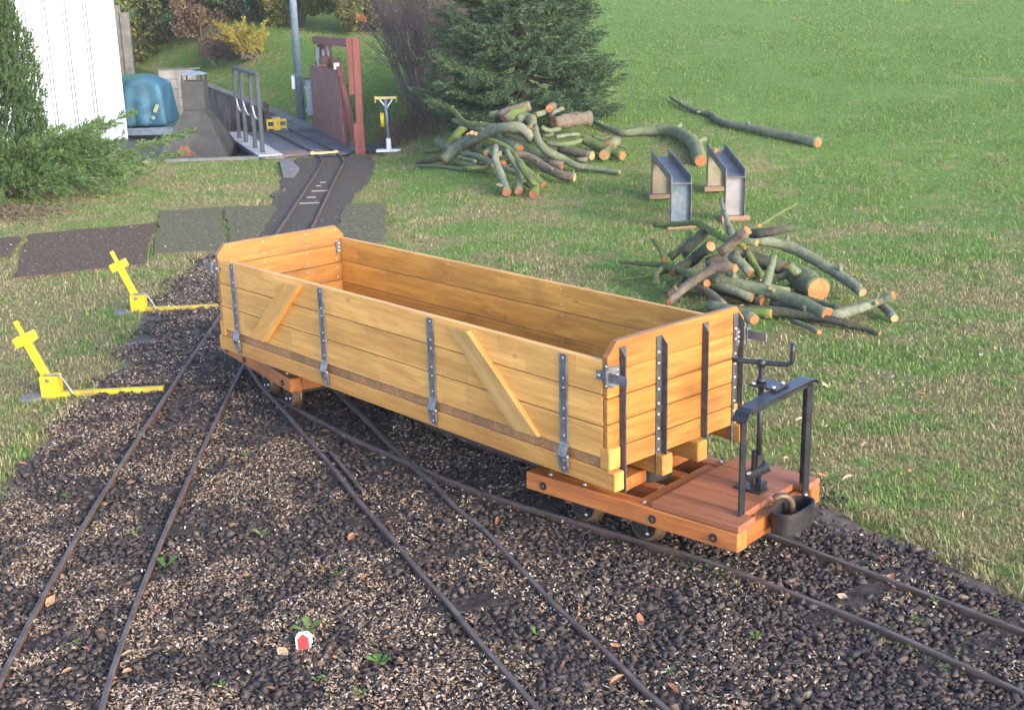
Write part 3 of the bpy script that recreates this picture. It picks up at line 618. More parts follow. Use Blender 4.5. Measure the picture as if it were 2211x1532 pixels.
for s, yy, face in ((-1, 0.0, '-y'), (1, W_g, '+y')):
    sm, hm = strap_me(s), hinge_me(s)
    for u in STRAP_U:
        st = link('side_strap', sm, WG, (-u, yy, 0)); link('hinge', hm, st)
        for w_ in (.282, .226, .200, .142, .114, .066): bolt(st, (0, s * .003, w_), face)
        bolt(st, (0, s * .005, -.004), face, s=.8); bolt(st, (0, s * .005, -.026), face, s=.8); bolt(st, (.019, s * .011, .011), '+x', s=.9)
for u in STRAP_U:                                              # bolt ends inside the far side
    for w_ in (.285, .232, .196, .145, .110, .060): bolt(WG, (-u, W_g - TS, w_), '-y', s=.65)
# diagonal battens on the near side
def batten(P, mat, yy, f):
    c = Vector((sum(q[0] for q in P) / 4, sum(q[1] for q in P) / 4)); e = Vector(P[3]) - Vector(P[0]); e = Vector((-e.x, e.y)); ang = math.atan2(e.y, e.x)
    pts = []
    for u, w_ in P:
        d = Vector((-u + c.x, w_ - c.y)); pts.append((d.x * math.cos(ang) + d.y * math.sin(ang), -d.x * math.sin(ang) + d.y * math.cos(ang), 0))
    o = MB().prism(pts, (0, 0, f * .018)).build('diagonal_batten', mat, WG, False, (-c.x, yy, c.y), (math.pi / 2, -ang if False else 0, 0))
    o.rotation_euler = (Matrix.Rotation(math.pi / 2, 3, 'X') @ Matrix.Rotation(ang, 3, 'Z')).to_euler()
    return o
batten([(1.493, .281), (1.395, .287), (1.650, .045), (1.750, .047)], 'pale_wood', 0.0, 1)
batten([(.622, .283), (.532, .287), (.246, .042), (.345, .041)], 'brace_wood', 0.0, 1)
# angle irons on both ends
def iron(u, v, side, w0, w1, out):
    """L section: a flange with bolts on the boards and a leg standing out"""
    b = MB(); s = -1 if out > 0 else 1
    x0 = 0.0
    b.box(min(0, out * .003), max(0, out * .003), -.012, .012, w0, w1)
    yl = .012 if side > 0 else -.012; y0, y1 = (yl - .003, yl) if side > 0 else (yl, yl + .003)
    xo = out * .003; xe = out * .022
    b.prism([(xo, y0, w0), (xe, y0, w0), (xe, y0, w1 - .022), (xo, y0, w1)], (0, y1 - y0, 0))
    st = b.build('end_angle_iron', 'angle_steel', WG, False, (-u, v, 0))
    for i in range(5):
        a, c = ROWS_E[i], ROWS_E[i + 1]
        for w_ in (a + .015, c - .015):
            if w0 < w_ < w1 - .01: bolt(st, (out * .003, -.003 if side > 0 else .003, w_), '+x' if out > 0 else '-x')
for i, v in enumerate(IRON_V):
    side = 1 if i in (1, 3) else -1; w0 = (-.062, -.052, .004, -.050)[i]
    iron(0, v, side, w0, .330, 1); iron(L_, W_g - v, -side, w0, .330, -1)
for i in range(5):                                            # bolt ends inside the rear end, seen over the side
    for v in IRON_V:
        for w_ in (ROWS_E[i] + .016, ROWS_E[i + 1] - .016): bolt(WG, (-(L_ - TE), v, w_), '+x', s=.8)
# corner latches
def latch(u, yy, f, out):
    b = MB()
    b.box(-.052 if out > 0 else -.052, .052, min(f * .004, f * .009), max(f * .004, f * .009), .252, .276)
    b.box(-.022 * out - .005, -.022 * out + .005, min(0, f * .004), max(0, f * .004), .232, .296)
    o = b.build('side_latch', 'strap_steel', WG, False, (-u + out * .022, yy, 0)); bolt(o, (-.042 * out, f * .009, .264), '-y' if f < 0 else '+y', s=1.3)
    bolt(o, (-.022 * out, f * .004, .290), '-y' if f < 0 else '+y', s=.8); bolt(o, (-.022 * out, f * .004, .238), '-y' if f < 0 else '+y', s=.8)
    p = MB(); s = -f
    p.prism([(out * .002, s * -.002, .286), (out * .002, s * .040, .286), (out * .002, s * .040, .240), (out * .002, s * .016, .228), (out * .002, s * -.002, .240)], (out * .004, 0, 0))
    p.box(min(out * .006, out * .012), max(out * .006, out * .012), min(f * .0, f * .018), max(f * .0, f * .018), .246, .282)
    q = p.build('latch_bracket', 'strap_steel', WG, False, (-u, yy, 0))
    for z_ in (.276, .262, .248): bolt(q, (out * .006, s * .030, z_), '+x' if out > 0 else '-x', s=.8)
for yy, f in ((0, -1), (W_g, 1)):
    latch(0, yy, f, 1); latch(L_, yy, f, -1)
MB().box(-.003, .003, -.022, -.001, .240, .288).build('corner_plate', 'strap_steel', WG, False, (-(L_ - TE) + .004, W_g - TS, 0))
for z_ in (.278, .264, .250): bolt(WG, (-(L_ - TE) + .008, W_g - TS - .011, z_), '+x', s=1.1)

# bogies; local x = minus the distance q from the headstock, y across, z as the body
def bogie(loc, rot, brake):
    R_ = (0, 0, rot); M = Matrix.Translation(loc) @ Matrix.Rotation(rot, 4, 'Z')
    def at(x, y, z): return (M @ Vector((x, y, z)))[:]
    def pk(nm, mat, x0, x1, y0, y1, z0, z1, b=.003, along='x'):
        l, wd = (x1 - x0, y1 - y0) if along == 'x' else (y1 - y0, x1 - x0)
        return plank(nm, mat, at((x0 + x1) / 2, (y0 + y1) / 2, (z0 + z1) / 2), (l, wd, z1 - z0), WG, (0, 0, rot + (0 if along == 'x' else math.pi / 2)), b)
    def mesh(nm, b, mat, smooth=False): return b.build(nm, mat, WG, smooth, loc, R_)
    for y0, y1 in ((0, .046), (.372, .418)):
        bm_ = pk('bogie_beam', 'red_wood', -.694, 0, y0, y1, -.146, -.0945)
        for q in (.071, .257, .629):
            fy = -.023 if y0 == 0 else .023
            bolt(bm_, (.347 - q, fy, -.002), '-y' if y0 == 0 else '+y', bigbolt_me)
        for q in (.30, .50, .62): bolt(bm_, (.347 - q, 0, .026), '+z', s=1.6)
    pk('headstock', 'red_wood', -.034, -.004, .050, .368, -.146, -.0935, .003, 'y')
    pk('cross_beam', 'red_wood', -.330, -.285, .047, .371, -.146, -.098, .003, 'y')
    pk('cross_beam', 'red_wood', -.690, -.650, .047, .371, -.146, -.098, .003, 'y')
    for y0 in (.135, .245): pk('inner_bogie_beam', 'red_wood', -.648, -.332, y0, y0 + .035, -.144, -.099)
    dw = .418 / 5
    for i in range(5):
        f = 0.0 if i in (0, 4) else -.034
        pk('deck_plank', 'deck_wood', -.262, f, i * dw + .0018, (i + 1) * dw - .0018, -.0930, -.0745, .002)
    pv = MB(); pv.tube([(-.43, .209, -.0985), (-.43, .209, -.062)], [.075, .075], 28); mesh('pivot_plate', pv, 'black_iron')
    mesh('bolster', MB().box(-.475, -.385, .05, .368, -.0975, -.060, .003), 'red_wood')
    for q in (.345, .555):
        for y0, s in ((.098, 1), (.358, -1)):
            wl = MB(); n = 28
            ys = [y0 - s * .014, y0 - s * .011, y0 + s * .012, y0 + s * .013, y0 + s * .019, y0 + s * .019]
            rs = [.040, .047, .0485, .056, .055, .012]
            wl.tube([(0, yy - y0, 0) for yy in ys], rs, n); 
            hub = [(0, -s * .018, 0), (0, s * .02, 0)]
            o = wl.build('wheel', 'tread_steel', WG, True, at(-q, y0, -.240 + .0485), R_)
            d = MB(); d.tube([(0, -s * .0125, 0), (0, -s * .0150, 0)], [.0385, .0385], n); d.tube([(0, -s * .015, 0), (0, -s * .022, 0)], [.013, .012], 14); d.build('wheel_disc', 'black_paint', o)
            for a in range(4): bolt(o, (.026 * math.cos(a * 1.571 + .5), -s * .015, .026 * math.sin(a * 1.571 + .5)), '-y' if s > 0 else '+y', s=1.3)
        mesh('axle', MB().cyl((-q, .09, -.1915), (-q, .365, -.1915), .010, 12), 'black_iron')
        for y0 in (.060, .340): 
            mesh('axle_guard', MB().box(-q - .052, -q - .030, y0 + .004, y0 + .022, -.188, -.1465, .002), 'red_brown_timber')
            mesh('axle_box', MB().box(-q - .020, -q + .020, y0 + .008, y0 + .018, -.205, -.1465, .002), 'black_iron')
    # bell-mouth coupling box
    ring = []; inner = []
    for j in range(32):
        a = 2 * math.pi * j / 32; ca, sa = math.cos(a), math.sin(a)
        ex = abs(ca) ** .75 * (1 if ca > 0 else -1); ey = abs(sa) ** .6 * (1 if sa > 0 else -1)
        ring.append((ex * .036, ey * .076)); inner.append((ex * .031, ey * .071))
    b = MB(); n = 32; vs = []
    for rg, z_ in ((ring, -.130), (ring, -.074), (inner, -.074), (inner, -.122)): vs += [(.038 + x_, .204 + y_, z_) for x_, y_ in rg]
    fs = [(k1 * n + j, k1 * n + (j + 1) % n, (k1 + 1) * n + (j + 1) % n, (k1 + 1) * n + j) for k1 in range(3) for j in range(n)] + [tuple(range(n)), tuple(range(3 * n, 4 * n))]
    b.add(vs, fs); cb = mesh('coupling_box', b, 'black_iron')
    hk = MB(); C = catmull([(.030, .165, -.13), (.030, .172, -.10), (.030, .190, -.066), (.030, .185, -.046), (.028, .158, -.038), (.026, .138, -.044)], .006)
    C = catmull([(.034, .20, -.125), (.034, .205, -.095), (.032, .202, -.066), (.024, .187, -.048), (.012, .172, -.046), (.004, .165, -.053)], .006)
    hk.tube([q[:3] for q in C], [.0095] * len(C), 10); h = hk.build('coupling_hook', 'hook_iron', cb, True)
    ch = MB()
    for i, (px, py, pz) in enumerate(((.036, .165, -.108), (.030, .150, -.112), (.044, .180, -.114), (.034, .225, -.118))): ch.tube([(px - .012, py, pz), (px, py + .008, pz + .012), (px + .012, py, pz)], [.007, .008, .006], 7)
    ch.build('coupling_chain', 'black_iron', cb, True)
    if not brake: return
    # hand brake stand
    mesh('brake_post', MB().box(-.036, -.0310, .055, .080, -.0745, .212), 'black_paint')
    p2 = MB(); p2.box(-.0035, .001, .324, .354, -.128, .212); p2.box(-.027, -.0035, .3508, .354, -.0740, .212); o = mesh('brake_post', p2, 'black_paint'); bolt(o, (.001, .336, -.098), '+x', s=1.4)
    tb = MB(); C = [(.018, .190), (.034, .207), (.052, .214), (.20, .217), (.345, .217), (.372, .212), (.390, .199)]
    for i in range(len(C) - 1):
        (y0, z0), (y1, z1) = C[i], C[i + 1]
        tb.prism([(-.038, y0, z0), (-.038, y1, z1), (-.038, y1, z1 + .004), (-.038, y0, z0 + .004)], (.040, 0, 0))
    tb.box(-.002, .001, .052, .345, .204, .214); mesh('brake_top_rail', tb, 'black_paint')
    pl = mesh('bearing_plate', MB().prism([(-.100, .195, .2225), (-.100, .262, .2225), (-.020, .262, .2225), (-.020, .195, .2225)], (0, 0, .005)), 'black_paint')
    for x_, y_ in ((-.09, .205), (-.09, .252), (-.032, .205), (-.032, .252)): bolt(pl, (x_, y_, .2275), '+z', s=1.5)
    mesh('brake_spindle', MB().cyl((-.083, .231, -.060), (-.083, .231, .284), .0075, 12), 'black_paint', True)
    mesh('spindle_collar', MB().cyl((-.082, .230, .228), (-.082, .230, .238), .013, 12), 'black_paint', True)
    ped = MB(); ped.box(-.145, -.062, .208, .252, -.0745, -.066, .001); ped.box(-.098, -.064, .215, .248, -.066, -.045, .002)
    ped.box(-.094, -.084, .212, .220, -.066, .045); ped.box(-.094, -.084, .241, .249, -.066, .010)
    ped.tube([(-.060, .240, .000), (-.110, .212, -.035)], .016, 10); ped.cyl((-.105, .200, -.022), (-.075, .262, -.018), .011, 10)
    mesh('brake_pedestal', ped, 'black_paint')
    mesh('brake_nut', MB().cyl((-.082, .230, -.02), (-.082, .230, .03), .0125, 6), 'black_iron')
    ck = MB(); C = catmull([(-.155, .208, .279), (-.120, .220, .279), (-.085, .232, .279), (-.024, .255, .279), (-.015, .259, .284), (-.012, .260, .293), (-.012, .260, .336)], .015)
    ck.tube([q[:3] for q in C], .0066, 10); ck.cyl((-.083, .231, .269), (-.083, .231, .288), .0115, 8); mesh('brake_crank', ck, 'black_paint', True)
bogie((.349, .098, 0), math.radians(6.3), True)
# rear bogie: turned round so that its platform is at the rear
bogie((-(1.596 + .694 * math.cos(math.radians(9.4)) + .418 * -math.sin(math.radians(9.4))), .04 + .694 * math.sin(math.radians(9.4)) + .418 * math.cos(math.radians(9.4)), 0), math.radians(180 - 9.4), False)

# ------------------------------------------------------------------ point levers
def lever(loc, scale, bar_end, lab, rod_end):
    t = thing('point_lever', lab, 'point lever', loc)
    b = MB().box(-.036, .034, -.028, .028, -.004, .086, .002).build('lever_box', 'yellow_paint', t); MB().cyl((-.004, -.028, .070), (-.004, -.032, .070), .0085, 12).build('pivot_pin', 'wire_steel', b)
    ang = -math.atan2(.092, .225); R_ = (0, ang, 0)
    a = MB().box(-.0155, .0155, -.008, .008, 0, .205, .001).build('lever_arm', 'yellow_paint', t, False, (-.008, 0, .062), R_)
    MB().box(-.040, .040, -.024, .024, .165, .205, .002).build('lever_weight', 'yellow_paint', t, False, (-.008, 0, .062), R_)
    MB().box(-.0085, .0085, -.006, .006, .205, .262, .001).build('lever_handle', 'yellow_paint', t, False, (-.008, 0, .062), R_)
    e = Vector(bar_end) - Vector(loc); l = e.length
    b = MB(); b.box(0, l, -.014, .014, .001, .020, .001); b.build('stretcher_bar', 'yellow_worn', t, False, (-.03, -.012, 0), (0, 0, math.atan2(e.y, e.x)))
    b = MB(); b.box(.04, l - .05, -.045, -.018, .004, .008); b.build('rod_guide', 'stand_grey', t, False, (-.03, .055, 0), (0, 0, math.atan2(e.y, e.x)))
    C = catmull([(-.012, -.032, .096), (.02, -.034, .095), (.046, -.034, .094), (.056, -.034, .084), (.078, -.034, .045), (.098, -.034, .006)], .012)
    MB().tube([q[:3] for q in C], .0042, 8).build('locking_rod', 'wire_steel', t, True)
    r = Vector(rod_end) - Vector(loc); MB().tube([(e.x - .03, e.y, .006), (r.x, r.y, .006)], .005, 6).build('point_rod', 'rail_side', t)
    MB().tube([(-.075, -.02, -.002), (-.075, -.02, .008)], [.055, .045], 9).build('footing', 'concrete', t)
lever((-1.803, 4.664, 0.0), 1, (-1.345, 4.70, 0), 'yellow point lever nearest the camera, weighted arm leaning left', (-0.98, 4.73, 0))
lever((-1.846, 6.035, 0.0), 1, (-1.43, 6.06, 0), 'yellow point lever beside the rear of the wagon, weighted arm leaning left', (-1.16, 6.08, 0))

# ------------------------------------------------------------------ litter, leaves, weeds
t = thing('drink_carton', 'small crushed red and white carton lying on the ballast', 'carton', (-.502, 2.600, .016), .18)
b = MB(); b.prism([(-.0165, 0, 0), (.0165, 0, 0), (.0170, 0, .030), (.008, 0, .042), (-.009, 0, .042), (-.0175, 0, .030)], (0, .016, -.004)); b.build('carton_body', 'white_paint', t)
b = MB(); b.prism([(-.0125, -.0012, .001), (.0135, -.0012, .001), (.0125, -.0012, .028), (-.0005, -.0012, .040), (-.0140, -.0012, .027)], (0, .0008, 0)); b.build('red_panel', 'red_print', t)
b = MB(); b.prism([(.0165, .000, .012), (.021, .002, .014), (.020, .004, .034), (.012, .002, .044), (.010, 0, .040)], (0, .001, 0)); b.build('torn_flap', 'white_paint', t)
lm = MB(); pts = [(-.5, 0, .06), (-.3, .2, .10), (0, .3, .16), (.28, .2, .10), (.5, 0, .16), (.28, -.2, .16), (0, -.3, .05), (-.3, -.18, .13), (0, 0, 0)]
lm.add(pts, [(8, i, (i + 1) % 8) for i in range(8)]); leaf_me = lm.mesh('fallen_leaf', 'dry_leaf')
lm = MB(); pts = [(-.55, 0, .02), (-.2, .16, .14), (.2, .18, .16), (.55, 0, .05), (.2, -.12, .18), (-.2, -.14, .16), (0, .02, .01)]
lm.add(pts, [(6, i, (i + 1) % 6) for i in range(6)]); leaf2_me = lm.mesh('fallen_leaf', 'dry_leaf')
LEAVES = [(-.17,7.39),(2.17,5.74),(1.95,5.36),(1.27,4.07),(1.15,3.85),(1.22,3.6),(1.24,3.53),(1,3.29),(1.18,4.49),(3.12,13.19),(3.61,11.82),(3.67,10.05),(-3.25,10.29),(.87,3.74),(-.1,3.21),(-.28,3.4),(-1.19,2.88),(-1.02,2.63),(-.92,2.49),(-.89,2.52),(-.92,2.79),(-1.19,4.16),(2.43,8.26),(.61,8.52),(-.54,3.93),(.63,2.87),(.29,2.7),(.33,2.39),(.21,2.43),(.76,2.48),(.18,2.59),(.96,3),(.95,2.89),(1.08,2.85),(1.22,2.97),(1.61,7.11),(1.5,4.35),(1.99,4.92),(-1.63,3.88),(-1.32,4.32),(-.66,4.12),(-3.47,9.08),(-1.69,11.92),(-1.19,8.54),(-2.35,7.67),(-.55,2.59),(-.34,3.48)]
for i in range(34):
    x_ = random.uniform(-1.5, 1.3); y_ = random.uniform(2.35, 3.9)
    if abs(x_) < .42 * y_: LEAVES.append((x_, y_))
for i in range(14): y_ = random.uniform(3.6, 9.5); LEAVES.append((random.uniform(.9, .4 * y_ + .2), y_))
for i, (x_, y_) in enumerate(LEAVES):
    onb = bool(inpoly(np.array([x_]), np.array([y_]), BALLAST)[0]); s = random.uniform(.022, .042)
    o = link('fallen_leaf', random.choice((leaf_me, leaf2_me)), None, (x_, y_, zt(x_, y_) + (.014 if onb else .016)), (random.uniform(-.5, .5), random.uniform(-.5, .5), random.uniform(0, 6.28)))
    o.scale = (s, s, s * random.uniform(.7, 1.3))
    if onb: tag(o, 'dry brown curled leaf lying on the dark ballast', 'leaf', 'fallen leaves on the ballast')
    elif y_ > 9 or x_ < 0: tag(o, 'dry brown leaf lying far back behind the wagon', 'leaf', 'fallen leaves behind the wagon')
    else: tag(o, 'dry brown leaf lying in the lawn right of the wagon', 'leaf', 'fallen leaves in the lawn')
def weed(x_, y_, n, s, lab, grp=None):
    b = MB()
    for i in range(n):
        a = i * 2.4 + random.uniform(-.4, .4); l = s * random.uniform(.6, 1.15); el = random.uniform(.25, 1.0); d = Vector((math.cos(a) * math.cos(el), math.sin(a) * math.cos(el), math.sin(el))); sd_ = Vector((-math.sin(a), math.cos(a), 0)) * l * .2
        p0 = Vector((0, 0, .004)); p1 = p0 + d * l * .4; p2 = p0 + d * l * .75 + Vector((0, 0, -.04 * l)); p3 = p0 + d * l + Vector((0, 0, -.2 * l))
        b.add([p0[:], (p1 + sd_ * .5)[:], (p2 + sd_)[:], p3[:], (p2 - sd_)[:], (p1 - sd_ * .5)[:]], [(0, 1, 5), (1, 2, 4, 5), (2, 3, 4)])
    o = b.build('weed', 'weed_leaves', None, False, (x_, y_, .010)); tag(o, lab, 'weed', grp)
weed(-.945, 3.06, 4, .055, 'broad-leaved green weed against the right rail of the left track')
weed(-.505, 2.69, 6, .05, 'dandelion weed growing just behind the red and white carton')
weed(-.32, 2.53, 10, .04, 'low green weed patch on the ballast right of the carton')
weed(-.72, 3.25, 5, .035, 'small green weed on the ballast above the carton')
for x_, y_ in ((-1.09, 3.29), (-.45, 2.46), (-.66, 2.45), (-.47, 2.99), (-1.05, 2.66), (.04, 2.64), (.33, 2.46), (-1.38, 3.58), (.94, 2.66), (-.9, 3.9), (-.35, 2.40), (.55, 2.6), (1.02, 2.75)):
    weed(x_, y_, 5, random.uniform(.02, .032), 'tiny green weed sprouting from the ballast', 'tiny weeds in the ballast')

# ------------------------------------------------------------------ cut branches and logs
PILE_FRONT=[
[(1.481,5.842,0.062,0.059),(1.451,6.049,0.075,0.054),(1.383,6.207,0.09,0.034),(1.257,6.269,0.12,0.028)],
[(1.418,5.416,0.05,0.03),(1.33,5.626,0.06,0.029),(1.223,5.759,0.08,0.028),(1.107,5.83,0.1,0.026),(0.98,5.904,0.12,0.023)],
[(1.691,5.816,0.05,0.022),(1.614,6.033,0.1,0.024),(1.503,6.214,0.16,0.027),(1.389,6.293,0.2,0.027),(1.248,6.242,0.24,0.026)],
[(1.753,5.546,0.1,0.018),(1.689,5.586,0.06,0.02),(1.551,5.48,0.05,0.022),(1.434,5.438,0.04,0.024)],
[(1.726,5.43,0.02,0.016),(1.727,5.525,0.03,0.018),(1.719,5.632,0.04,0.018)],
[(1.602,5.225,0.01,0.009),(1.511,5.326,0.02,0.014),(1.425,5.402,0.03,0.017),(1.239,5.561,0.03,0.022),(1.098,5.641,0.03,0.023)],
[(1.082,5.36,0.05,0.025),(1.008,5.539,0.05,0.025),(0.932,5.644,0.05,0.024)],
[(1.195,5.757,0.05,0.022),(1.245,5.857,0.14,0.021),(1.275,5.908,0.22,0.017)],
[(1.091,5.828,0.08,0.023),(1.077,5.892,0.12,0.023),(1.067,5.981,0.16,0.022)],
[(1.147,5.755,0.05,0.018),(1.059,5.832,0.08,0.023),(0.964,5.958,0.1,0.025)],
[(0.755,5.772,0.04,0.015),(0.837,5.875,0.08,0.021),(0.916,5.86,0.14,0.022),(0.996,5.857,0.18,0.023),(1.07,5.794,0.19,0.021)],
[(1.14,5.864,0.36,0.026),(1.083,5.907,0.3,0.025),(1.014,5.926,0.24,0.021)],
[(1.393,6.06,0.33,0.019),(1.284,6.016,0.32,0.02),(1.196,6.068,0.3,0.021)],
[(1.199,5.943,0.28,0.018),(1.154,5.979,0.28,0.019),(1.104,6.016,0.27,0.019)],
[(0.829,6.22,0.08,0.022),(0.885,6.285,0.1,0.022),(0.956,6.35,0.12,0.022)],
[(0.601,6.713,0.04,0.007),(0.728,6.604,0.05,0.013),(0.814,6.409,0.08,0.016),(0.899,6.081,0.1,0.019),(0.953,5.884,0.1,0.021)],
[(0.534,6.365,0.02,0.005),(0.656,6.346,0.03,0.009),(0.773,6.364,0.05,0.014),(0.864,6.385,0.07,0.014)],
[(0.781,5.944,0.04,0.015),(0.74,6.091,0.05,0.015),(0.739,6.191,0.08,0.016),(0.777,6.257,0.1,0.014)],
[(0.763,6.519,0.2,0.011),(0.796,6.486,0.16,0.013),(0.808,6.369,0.12,0.014)],
[(1.023,6.402,0.26,0.023),(0.961,6.397,0.2,0.027),(0.899,6.391,0.14,0.027)],
[(0.954,6.472,0.24,0.013),(0.911,6.415,0.18,0.016),(0.84,6.409,0.12,0.022)],
[(0.822,6.941,0.2,0.014),(0.941,6.838,0.22,0.014),(1.021,6.684,0.25,0.016),(1.04,6.345,0.27,0.018),(1.077,6.056,0.28,0.019),(1.154,5.975,0.26,0.019)],
[(1.138,6.631,0.38,0.009),(1.116,6.337,0.34,0.012),(1.125,6.232,0.28,0.018),(1.142,6.18,0.22,0.019)],
[(1.84,7.887,0.14,0.008),(1.597,7.306,0.18,0.009),(1.347,6.614,0.24,0.011)],
[(1.232,5.926,0.1,0.019),(1.203,6.044,0.16,0.019),(1.176,6.088,0.22,0.017)],
[(1.165,5.905,0.14,0.02),(1.128,5.958,0.18,0.024),(1.099,6.029,0.2,0.024)],
[(1.346,5.859,0.06,0.013),(1.26,5.862,0.08,0.013),(1.152,5.898,0.1,0.013)],
[(0.997,5.678,0.04,0.018),(0.963,5.839,0.06,0.018),(0.912,5.94,0.08,0.018)],
[(0.82,6.05,0.04,0.012),(0.869,6.226,0.06,0.014),(0.905,6.366,0.1,0.014)],
[(1.539,5.633,0.02,0.014),(1.463,5.775,0.02,0.014),(1.365,5.884,0.03,0.014),(1.28,5.953,0.05,0.014)],
[(1.338,5.229,0.02,0.011),(1.306,5.348,0.02,0.011),(1.267,5.442,0.02,0.01)],
[(1.378,6.182,0.1,0.032),(1.298,6.216,0.13,0.032),(1.219,6.257,0.15,0.03)],
[(0.88,5.718,0.025,0.02),(1,5.672,0.025,0.021),(1.1,5.612,0.025,0.021),(1.198,5.554,0.025,0.019)],
[(0.94,6.362,0.1,0.027),(0.979,6.277,0.17,0.03),(1.017,6.197,0.22,0.026)],
[(1.011,6.258,0.12,0.03),(1.094,6.236,0.14,0.032),(1.193,6.304,0.15,0.027)],
[(0.899,6.317,0.03,0.023),(0.989,6.105,0.04,0.026),(1.09,5.909,0.04,0.025),(1.197,5.743,0.035,0.021)],
[(1.234,5.726,0.03,0.02),(1.368,5.612,0.03,0.018),(1.494,5.491,0.025,0.014)],
]
